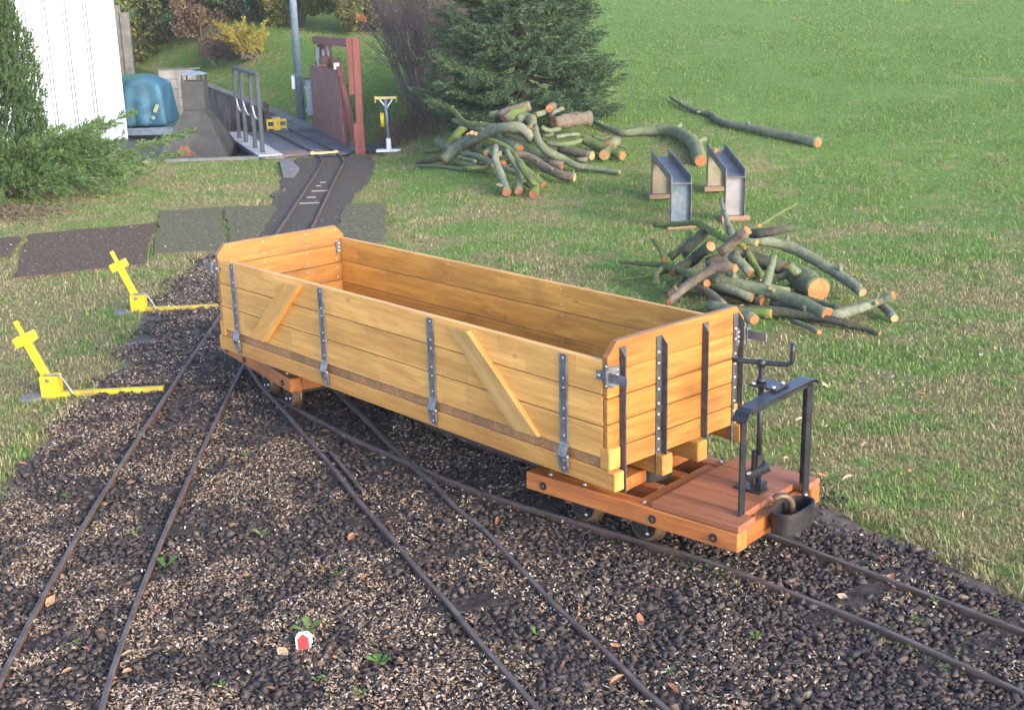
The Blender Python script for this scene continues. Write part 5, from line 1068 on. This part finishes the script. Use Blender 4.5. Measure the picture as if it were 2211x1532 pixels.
# yellow bars at the joint
t = thing('rail_joint_bar', 'yellow double bar joining the rails at the lift edge', 'bar', (-1.77, 12.20, .027), math.atan2(.083, .214))
MB().box(-.13, .12, -.022, -.006, 0, .016, .002).build('bar', 'cream_yellow', t); MB().box(-.13, .12, .008, .022, 0, .016, .002).build('bar', 'cream_yellow', t); MB().box(-.145, -.105, -.04, .03, .002, .026, .002).build('clamp', 'cream_yellow', t); MB().box(.10, .13, -.03, .04, .002, .022, .002).build('clamp', 'cream_yellow', t)
# buffer stop
t = thing('buffer_stop', 'small yellow buffer stop at the far end of the lift rails', 'buffer stop', (-2.615, 14.42, .044), .25)
for z0 in (.018, .095): MB().box(-.105, .105, -.012, .012, z0, z0 + .03, .003).build('cross_bar', 'yellow_paint', t)
MB().box(-.037, .037, -.032, -.013, .0, .145, .003).build('front_plate', 'yellow_paint', t)
for sx in (-.112, .100): MB().box(sx, sx + .011, -.014, .05, 0, .128, .002).build('side_post', 'yellow_paint', t)
MB().box(-.05, .05, .0, .02, .1255, .15, .002).build('top_handle', 'galvanised', t)
# railing
t = thing('platform_railing', 'blue-grey steel railing with chains along the left of the lift', 'railing', (-2.40, 12.36, .0))
RP = [(0.0, 0.0), (-.150, .40), (-.355, .965), (-.515, 1.40)]
for px, py in RP: MB().box(-.019, .019, -.019, .019, -.06, .765, .002).build('post', 'blue_steel', t, False, (px, py, 0), (0, 0, .36))
a = math.atan2(1.40, -.515); MB().box(-.05, 1.56, -.022, .022, .766, .800, .002).build('top_rail', 'blue_steel', t, False, (0, 0, 0), (0, 0, a))
for i in range(3):
    (x0, y0), (x1, y1) = RP[i], RP[i + 1]; C = []
    for j in range(13): s = j / 12; C.append((x0 + (x1 - x0) * s, y0 + (y1 - y0) * s, .42 + .05 * s - .10 * 4 * s * (1 - s)))
    MB().tube(C, .008, 6).build('chain', 'chain', t, True)
# brown gate and timber frame of the lift
t = thing('timber_hoist', 'red-brown timber hoist with winch and large board beside the lift', 'hoist', (-1.42, 12.32, 0))
def beam(nm, p0, p1, wx, wy, mat='red_brown_timber'):
    p0, p1 = Vector(p0), Vector(p1); d_ = p1 - p0; l = d_.length
    o = MB().box(-l / 2, l / 2, -wx / 2, wx / 2, -wy / 2, wy / 2, .003).build(nm, mat, t, False, ((p0 + p1) / 2)[:]); o.rotation_mode = 'QUATERNION'; o.rotation_quaternion = d_.to_track_quat('X', 'Z'); return o
beam('front_post', (-.005, 0, 0), (.004, 0, 1.105), .07, .068); beam('front_post', (-.058, .006, .57), (-.062, .006, 1.10), .068, .058)
beam('post_foot', (-.012, -.008, .0), (-.016, -.008, .30), .075, .098)
o = MB().prism([(-.27, .72, .02), (-.27, .72, .765), (-.855, 2.62, .745), (-.855, 2.62, .0)], (.028, .010, 0)).build('gate_board', 'gate_board', t)
beam('diagonal_brace', (-.265, .66, .79), (-.05, -.03, .10), .05, .06); beam('board_strut', (-.20, .50, .02), (-.22, .50, .72), .04, .04)
beam('top_beam', (-.055, .055, 1.06), (-.66, 1.92, 1.035), .075, .085); beam('rear_post', (-.585, 1.74, .77), (-.585, 1.74, .99), .075, .07); beam('rear_post', (-.50, 1.66, .0), (-.50, 1.66, .99), .06, .075)
b = MB(); b.box(-.60, -.30, .86, .92, .772, .80, .002); b.cyl((-.56, .92, .80), (-.33, .86, .81), .03, 10); b.build('hoist_bar', 'machine_iron', t, False, (-.02, .35, .0))
b = MB(); b.cyl((-.50, 1.18, .84), (-.40, 1.12, .84), .055, 14); b.cyl((-.37, 1.10, .83), (-.31, 1.07, .83), .05, 12); b.box(-.52, -.30, 1.10, 1.18, .785, .81); b.build('hoist_winch', 'machine_iron', t)
b = MB(); b.box(-.56, -.53, 1.2, 1.23, .78, .98); b.box(-.50, -.475, 1.2, 1.22, .78, .96); b.tube([(-.42, 1.15, .84), (-.44, 1.2, 1.0)], .014, 8); b.build('hoist_lever', 'galvanised', t)
MB().box(-.345, -.29, .90, .95, .766, .83, .003).build('end_fitting', 'white_paint', t)
o = MB().prism([(-1.34, 12.30, -.10), (-.85, 12.42, -.10), (-1.0, 13.2, -.08), (-1.50, 13.0, -.10)], (0, 0, .125)).build('dark_pit_cover', 'rubber'); tag(o, 'black rubber mat beside the foot of the brown frame', 'mat')
# white signal stand
t = thing('white_stand', 'white T-shaped stand with a yellow tube beside the lift frame', 'stand', (-1.15, 12.28, .02))
MB().box(-.125, .115, -.05, .05, 0, .022, .003).build('base_plate', 'white_paint', t); MB().tube([(0, 0, .02), (0, 0, .13)], [.028, .022], 12).build('socket', 'white_paint', t, True); MB().cyl((0, 0, .13), (-.008, 0, .50), .016, 12).build('column', 'galvanised', t, True)
MB().box(-.105, .095, -.018, .018, .502, .528, .003).build('crossbar', 'cream_yellow', t)
for s in (-1, 1): MB().tube([(0, 0, .42), (s * .062 - .005, 0, .50)], .007, 6).build('strut', 'white_paint', t)
for sx in (-.108, .098): MB().box(sx - .006, sx + .006, -.02, .02, .47, .535, .002).build('end_cap', 'yellow_worn', t)
MB().cyl((-.048, -.02, .245), (-.048, -.02, .375), .020, 12).build('yellow_tube', 'yellow_paint', t, True)
C = catmull([(.010, -.02, .40), (.022, -.02, .34), (.020, -.02, .29), (.006, -.02, .25)], .02); MB().tube([q[:3] for q in C], .006, 6).build('cable', 'rubber', t)
# lamp post and fence panel on the bank
z0 = zt(-2.45, 15.4)
t = thing('lamp_post', 'tall grey galvanised pole behind the retaining wall', 'pole', (-2.47, 15.3, .10)); MB().tube([(0, 0, -.1), (-.012, 0, 3.2)], [.046, .040], 14).build('pole', 'galvanised', t, True); MB().box(-.085, -.047, -.03, .02, .34, .50, .003).build('switch_box', 'white_paint', t); MB().box(-.09, .06, -.055, -.045, .50, .51).build('clip', 'galvanised', t)
t = thing('fence_panel', 'short grey metal fence panel between the pole and the brown board', 'fence', (-2.43, 15.2, .05))
for k_ in range(6): MB().box(.05 + k_ * .055, .098 + k_ * .055, -.005, .005, .08, .50, .001).build('slat', 'galvanised', t)
MB().box(.03, .40, -.016, -.006, .40, .43).build('cross_rail', 'galvanised', t); MB().box(.03, .40, -.035, .02, .505, .52).build('top_rail', 'blue_steel', t); MB().box(.03, .40, -.016, -.006, .12, .15).build('cross_rail', 'galvanised', t)

# ------------------------------------------------------------------ trees and shrubs
def unit(v): return v / np.maximum(np.linalg.norm(v, axis=-1, keepdims=True), 1e-9)
def needles(P0, P1, per, ln, wd, alpha, rng=RNG, flat=0.0):
    """needle triangles standing round each twig segment"""
    n = len(P0); P0 = np.repeat(P0, per, 0); P1 = np.repeat(P1, per, 0); t_ = rng.random((n * per, 1)); ax = unit(P1 - P0); b_ = P0 + (P1 - P0) * t_
    o = unit(np.cross(ax, rng.normal(size=ax.shape))); al = rng.uniform(alpha[0], alpha[1], (n * per, 1)); d_ = ax * np.cos(al) + o * np.sin(al)
    if flat: d_[:, 2] *= 1 - flat
    s_ = unit(np.cross(d_, rng.normal(size=d_.shape))) * wd * .5; L = ln * rng.uniform(.6, 1.2, (n * per, 1))
    V = np.stack([b_ - s_, b_ + s_, b_ + d_ * L], 1).reshape(-1, 3); return V, np.arange(len(V)).reshape(-1, 3)
def wood_mesh(name, segs, mat, parent):
    b = MB()
    for p0, p1, r0, r1 in segs: b.tube([p0, p1], [r0, r1], 5, False)
    return b.build(name, mat, parent)
def crown(name, A, B, per, ln, wd, alpha, mat, parent, flat=0.0):
    V, F = needles(np.array(A), np.array(B), per, ln, wd, alpha, flat=flat); return np_mesh(name, V, F, mat, parent)
# fir
R = random.Random(3); fx, fy = .16, 11.85; fz = zt(fx, fy)
t = thing('fir_tree', 'dense dark green fir tree behind the rear log pile', 'tree', (fx, fy, fz)); A, B, WS = [], [], []
HT = 3.3; lev = 0
z_ = .06
while z_ < 2.9:
    nb = 13; off = R.uniform(0, 6.28)
    for i in range(nb):
        a = off + 6.283 * i / nb + R.uniform(-.25, .25); ln = (.98 * (1 - z_ / HT) + .05) * R.uniform(.82, 1.04) * (.80 if z_ < .12 else 1.0); tilt = R.uniform(-.12, .05) + .10 * z_
        o = Vector((0, 0, z_ + R.uniform(-.05, .05))); d_ = Vector((math.cos(a), math.sin(a), tilt)).normalized(); side = Vector((-math.sin(a), math.cos(a), 0)); pts = []
        for s in range(11): f = s / 10; pts.append(o + d_ * ln * f + Vector((0, 0, -.14 * ln * math.sin(f * 2.6) + .13 * ln * f * f)))
        for s in range(10): WS.append((pts[s][:], pts[s + 1][:], .012 * (1 - s / 10) + .002, .012 * (1 - (s + 1) / 10) + .002))
        A.append(pts[9]); B.append(pts[10] + (pts[10] - pts[9]) * .3)
        m_ = max(4, int(ln / .062))
        for s in range(1, m_ + 1):
            f = .22 + .78 * s / m_; kx = min(9, int(f * 10)); q = pts[kx] + (pts[kx + 1] - pts[kx]) * (f * 10 - kx) if kx < 10 else pts[10]
            for sg in (-1, 1):
                l2 = (.40 * (1 - f) + .10) * R.uniform(.75, 1.15) * min(1, ln / .7); dd = (d_ * .75 + side * sg * .75 + Vector((0, 0, R.uniform(-.12, .1)))).normalized(); q2 = q + dd * l2
                A.append(q); B.append(q2)
                for u in range(max(1, int(l2 / .06))):
                    g = .35 + .65 * u / max(1, int(l2 / .06)); p3 = q + dd * l2 * g; s3 = -1 if u % 2 else 1; d3 = (dd * .8 + side * s3 * .5 * sg + d_ * .3 + Vector((0, 0, R.uniform(-.15, .15)))).normalized(); A.append(p3); B.append(p3 + d3 * R.uniform(.05, .09))
    z_ += .105 + .006 * lev * .4; lev += 1
print('fir twigs', len(A))
crown('crown', A, B, 18, .027, .0095, (.45, 1.2), 'fir_needles', t); wood_mesh('branches', WS, 'bark_dark', t); MB().tube([(0, 0, -.1), (0, 0, 1.6), (0, 0, 3.2)], [.075, .05, .01], 10).build('trunk', 'bark_dark', t, True)
# feathery conifers: sprays along arching branches
def sprays(t, specs, per, ln, wd, mat, twig=.16, droop=.25, seed=1, alpha=(.25, .8), dens=.035, up=.15):
    R = random.Random(seed); A, B, WS = [], [], []
    for (o, e, arch, spread) in specs:
        o, e = Vector(o), Vector(e); d_ = e - o; l = d_.length; dn = d_.normalized(); side = dn.cross(Vector((0, 0, 1))); side = side.normalized() if side.length > .1 else Vector((1, 0, 0)); upv = side.cross(dn)
        n = max(4, int(l / dens)); prev = o
        for s in range(1, n + 1):
            f = s / n; q = o + d_ * f + Vector((0, 0, arch * 4 * f * (1 - f))) + Vector((R.uniform(-1, 1), R.uniform(-1, 1), R.uniform(-1, 1))) * .006
            WS.append((prev[:], q[:], .010 * (1 - f) + .002, .010 * (1 - f) + .0015)); tg = (q - prev).normalized(); prev = q
            if f < .12: continue
            for c_ in range(3):
                a = R.uniform(0, 6.283); lt = twig * R.uniform(.45, 1.1) * (1.15 - .75 * f) * spread; dd = (tg * .95 + (side * math.cos(a) + upv * math.sin(a)) * R.uniform(.35, .8) + Vector((0, 0, up - droop * R.random()))).normalized(); m_ = q + dd * lt * .55; e2 = m_ + (dd + Vector((0, 0, -droop * .6)) + tg * .3).normalized() * lt * .5
                A += [q, m_]; B += [m_, e2]
                for w_ in range(2): d3 = (dd + Vector((R.uniform(-.6, .6), R.uniform(-.6, .6), R.uniform(-.5, .3)))).normalized(); g = q + dd * lt * R.uniform(.3, .9); A.append(g); B.append(g + d3 * lt * .35)
    crown('crown', A, B, per, ln, wd, alpha, mat, t); wood_mesh('branches', WS, 'bark_brown', t); return len(A)
# columnar cypress at the left edge
t = thing('columnar_cypress', 'tall dark green columnar cypress at the left edge before the shed', 'tree', (-4.32, 10.35, 0)); R = random.Random(9); A, B, WS = [], [], []
for i in range(9000):
    z_ = R.uniform(.02, 2.5); a = R.uniform(0, 6.283); rm = .56 * (1 - (z_ / 2.75) ** 1.7) * (.8 + .2 * min(1, z_ / .3)) * (1 + .10 * math.sin(a * 5 + z_ * 6)); r_ = rm * R.uniform(.55, 1.05); p0 = Vector((r_ * math.cos(a), r_ * math.sin(a), z_)); d_ = Vector((math.cos(a) * .35, math.sin(a) * .35, 1.0)) + Vector((R.uniform(-.3, .3), R.uniform(-.3, .3), 0)); p1 = p0 + d_.normalized() * R.uniform(.05, .12); A.append(p0); B.append(p1)
crown('crown', A, B, 16, .040, .012, (.2, .9), 'cypress_leaves', t); MB().tube([(0, 0, -.05), (0, 0, 2.3)], [.07, .01], 8).build('trunk', 'bark_dark', t)
# spreading juniper in front of it
t = thing('spreading_juniper', 'bright green juniper with long feathery arms reaching over the lawn', 'shrub', (-3.72, 9.95, 0)); R = random.Random(21); SP = [((.02, .0, .12), (1.10, .55, .43), .02, .9), ((.0, .05, .10), (.98, .50, .24), .03, 1.0), ((.05, .1, .16), (.60, .55, .60), .05, 1.1), ((0, 0, .15), (.42, .25, .56), .05, 1.1), ((0, 0, .05), (.75, .30, .14), .06, 1.2), ((0, -.05, .04), (.62, .02, .10), .08, 1.3), ((0, -.05, .05), (.45, -.10, .08), .08, 1.3), ((0, -.1, .04), (.25, -.22, .06), .08, 1.3), ((-.1, -.1, .04), (.05, -.30, .06), .08, 1.3), ((-.2, -.1, .05), (-.2, -.35, .05), .08, 1.3)]
for i in range(80):
    a = R.uniform(-2.3, 1.1); l = R.uniform(.35, .85); el = R.uniform(.02, .75); SP.append(((R.uniform(-.45, .05), R.uniform(-.1, .2), R.uniform(.03, .22)), (R.uniform(-.45, .0) + l * math.cos(a) * math.cos(el), l * math.sin(a) * math.cos(el) * .7 + .1, .06 + l * math.sin(el)), R.uniform(.03, .09), R.uniform(.9, 1.3)))
print('juniper', sprays(t, SP, 13, .026, .0062, 'juniper_leaves', .17, .30, 4))
# golden juniper on the bank
gx_, gy_ = -3.42, 17.35; t = thing('golden_juniper', 'yellow-tipped juniper shrub on the bank behind the lift', 'shrub', (gx_, gy_, zt(gx_, gy_))); R = random.Random(5); SP = []
for i in range(34):
    a = R.uniform(0, 6.283); l = R.uniform(.35, .62); lean = R.uniform(-.55, .35); SP.append(((R.uniform(-.12, .15), R.uniform(-.1, .1), .02), (lean * .75 - .02, R.uniform(-.25, .25), l * R.uniform(.45, .95)), R.uniform(.0, .05), R.uniform(.7, 1.0)))
sprays(t, SP, 8, .028, .010, 'golden_leaves', .12, .12, 6, dens=.05, up=.25)
# leafy shrub masses behind
def shrub(name, lab, c, rx, ry, rz, n, mat, leaf=.05, seed=1, grp=None, lobes=9):
    rg = np.random.default_rng(seed); x_, y_ = c[0], c[1]; z0 = zt(x_, y_) if len(c) < 3 else c[2]; t = thing(name, lab, 'shrub', (x_, y_, z0), 0, grp)
    lc = np.stack([rg.uniform(-.75, .75, lobes) * rx, rg.uniform(-.7, .7, lobes) * ry, rg.uniform(.2, .85, lobes) * rz], -1); lr = rg.uniform(.26, .5, lobes)
    w_ = rg.integers(0, lobes, n); d_ = unit(rg.normal(size=(n, 3))); rr_ = rg.uniform(.55, 1.0, (n, 1)) ** .5; P = lc[w_] + d_ * rr_ * lr[w_][:, None] * np.array([rx, ry, rz]); P[:, 2] = np.abs(P[:, 2])
    s1 = unit(rg.normal(size=(n, 3))) * leaf * rg.uniform(.5, 1.2, (n, 1)); s2 = unit(np.cross(s1, rg.normal(size=(n, 3)))) * leaf * .4 * rg.uniform(.6, 1.2, (n, 1))
    V = np.stack([P - s1, P + s2, P + s1, P - s2], 1).reshape(-1, 3); np_mesh('crown', V, np.arange(n * 4).reshape(-1, 4), mat, t)
    b = MB()
    for i in range(7): q = lc[i % lobes]; b.tube([(q[0] * .15, q[1] * .15, -.05), (q[0] * .6, q[1] * .6, q[2] * .5), tuple(q)], [.03, .02, .006], 5, False)
    b.build('trunk', 'bark_dark', t); return t
G = 'shrubs along the top of the bank'
shrub('thuja', 'olive green thuja bush right of the grey pole', (-2.1, 17.9), .62, .55, 1.05, 16000, 'hedge_leaves', .036, 1, G)
shrub('thuja', 'olive brown thuja bush just left of the grey pole', (-2.95, 18.5), .6, .5, 1.0, 14000, 'hedge_leaves', .036, 2, G)
shrub('thuja', 'dark blue-green conifer bush behind the golden juniper', (-3.7, 19.2), .75, .55, 1.15, 14000, 'dark_hedge_leaves', .038, 3, G)
shrub('thuja', 'grey-green hazy bush above the block wall', (-5.0, 19.6), .95, .6, 1.3, 15000, 'dark_hedge_leaves', .04, 4, G)
shrub('brown_bush', 'brown thicket at the top left between the hedges', (-4.45, 19.0), .45, .4, .6, 5000, 'brown_leaves', .026, 5, G)
shrub('brown_bush', 'low reddish brown brush left of the golden juniper', (-4.0, 18.1), .42, .35, .30, 5000, 'brown_leaves', .022, 6, G)
shrub('thuja', 'dark evergreen bush filling the gap behind the pillar', (-6.2, 19.8), 1.1, .7, 1.5, 12000, 'hedge_leaves', .045, 7, G)
shrub('thuja', 'yellowish green bush between the thuja and the bare bush', (-1.35, 18.0), .6, .5, .95, 13000, 'hedge_leaves', .036, 8, G)
shrub('thuja', 'dark distant bush behind the bare purple bush', (-.4, 19.2), 1.0, .6, 1.0, 11000, 'dark_hedge_leaves', .042, 9, G)
shrub('thuja', 'dark shaded conifer behind the thujas', (-2.4, 20.2), 1.3, .6, 1.3, 12000, 'dark_hedge_leaves', .045, 11, G)
o = shrub('orange_bush', 'small orange-leaved sprig in the thuja right of the pole', (-1.90, 17.28, 1.14), .09, .06, .10, 90, 'orange_leaves', .03, 10, lobes=3)
# bare purple-brown bush
def bare(name, lab, x_, y_, rx, ry, h, n, mat, seed, r0=.008, lit=0):
    R = random.Random(seed); t = thing(name, lab, 'shrub', (x_, y_, zt(x_, y_) - .02)); b = MB(); V = []; FF = []
    rg = np.random.default_rng(seed)
    P0, P1, RR = [], [], []
    def grow(p, d_, l, r_, lv):
        for s in range(3):
            q = p + d_ * l / 3; P0.append(p[:]); P1.append(q[:]); RR.append(r_); p = q; d_ = (d_ + Vector((R.uniform(-.22, .22), R.uniform(-.22, .22), R.uniform(-.1, .12)))).normalized(); r_ *= .82
            if lv < 3:
                for k_ in range(2): grow(p, (d_ + Vector((R.uniform(-.9, .9), R.uniform(-.9, .9), R.uniform(-.4, .5)))).normalized(), l * R.uniform(.38, .6), r_ * .6, lv + 1)
    for i in range(n):
        a = R.uniform(0, 6.283); f = R.random() ** .5; grow(Vector((rx * .35 * f * math.cos(a), ry * .35 * f * math.sin(a), 0)), Vector((math.cos(a) * f * rx, math.sin(a) * f * ry, h * .9)).normalized(), h * R.uniform(.45, .72), r0, 1)
    P0, P1, RR = np.array(P0), np.array(P1), np.array(RR)[:, None]; d_ = unit(P1 - P0); s_ = unit(np.cross(d_, rg.normal(size=d_.shape))); s2 = np.cross(d_, s_)
    V = np.stack([P0 + s_ * RR, P0 - s_ * .5 * RR + s2 * .87 * RR, P0 - s_ * .5 * RR - s2 * .87 * RR, P1 + s_ * RR * .8, P1 - s_ * .4 * RR + s2 * .7 * RR, P1 - s_ * .4 * RR - s2 * .7 * RR], 1).reshape(-1, 3); o_ = (np.arange(len(P0)) * 6)[:, None]
    np_mesh('twigs', V, np.concatenate([o_ + np.array(q) for q in ((0, 1, 4, 3), (1, 2, 5, 4), (2, 0, 3, 5))]), mat, t); return t
bare('bare_bush', 'bare purple-brown bush between the brown frame and the fir', -.85, 13.9, .75, .5, 1.45, 84, 'purple_twigs', 1)
bare('bare_bush', 'smaller bare brown bush at the left foot of the fir', -.72, 12.95, .5, .4, .55, 34, 'purple_twigs', 2, .006)
bare('bare_bush', 'bare reddish shrub beside the golden juniper', -3.9, 17.75, .45, .3, .62, 26, 'purple_twigs', 3, .006)
bare('bare_bush', 'dry brown brambles above the yard wall', -4.75, 18.0, .7, .3, .75, 34, 'dry_stems', 4, .007)
# withered stems at the foot of the bushes
n = 5200; x_ = RNG.normal(-.92, .26, n); y_ = RNG.normal(12.85, .38, n); k_ = (x_ > xwall(y_) + .2) & ((x_ + .95) ** 2 + (y_ - 12.3) ** 2 > .03); x_, y_ = x_[k_], y_[k_]; n = len(x_); a = RNG.random(n) * 6.283; l = RNG.uniform(.05, .13, n); ln_ = RNG.uniform(.5, 1.4, n); b0 = np.stack([x_, y_, terr(x_, y_)], -1); tip = b0 + np.stack([np.cos(a) * l * np.sin(ln_), np.sin(a) * l * np.sin(ln_), l * np.cos(ln_)], -1); s_ = np.stack([-np.sin(a), np.cos(a), np.zeros(n)], -1) * .003
tag(np_mesh('withered_stems', np.stack([b0 - s_, b0 + s_, tip], 1).reshape(-1, 3), np.arange(n * 3).reshape(-1, 3), 'brown_leaves'), 'withered brown stems and litter below the bare bushes', 'dry stems', kind='stuff')

# ------------------------------------------------------------------ damp winter air
hz = bpy.data.materials.new('haze'); hz.use_nodes = True; hz.node_tree.nodes.clear()
_v = hz.node_tree.nodes.new('ShaderNodeVolumePrincipled'); _v.inputs['Color'].default_value = (0.93, 0.92, 0.88, 1); _v.inputs['Density'].default_value = 0.0017; _v.inputs['Anisotropy'].default_value = 0.2
_o = hz.node_tree.nodes.new('ShaderNodeOutputMaterial'); hz.node_tree.links.new(_v.outputs[0], _o.inputs['Volume']); MATS['haze'] = hz
tag(MB().box(-70, 70, -26, 80, -1.2, 5.0).build('haze', 'haze'), 'thin damp haze in the air over the whole place', 'haze', kind='stuff')
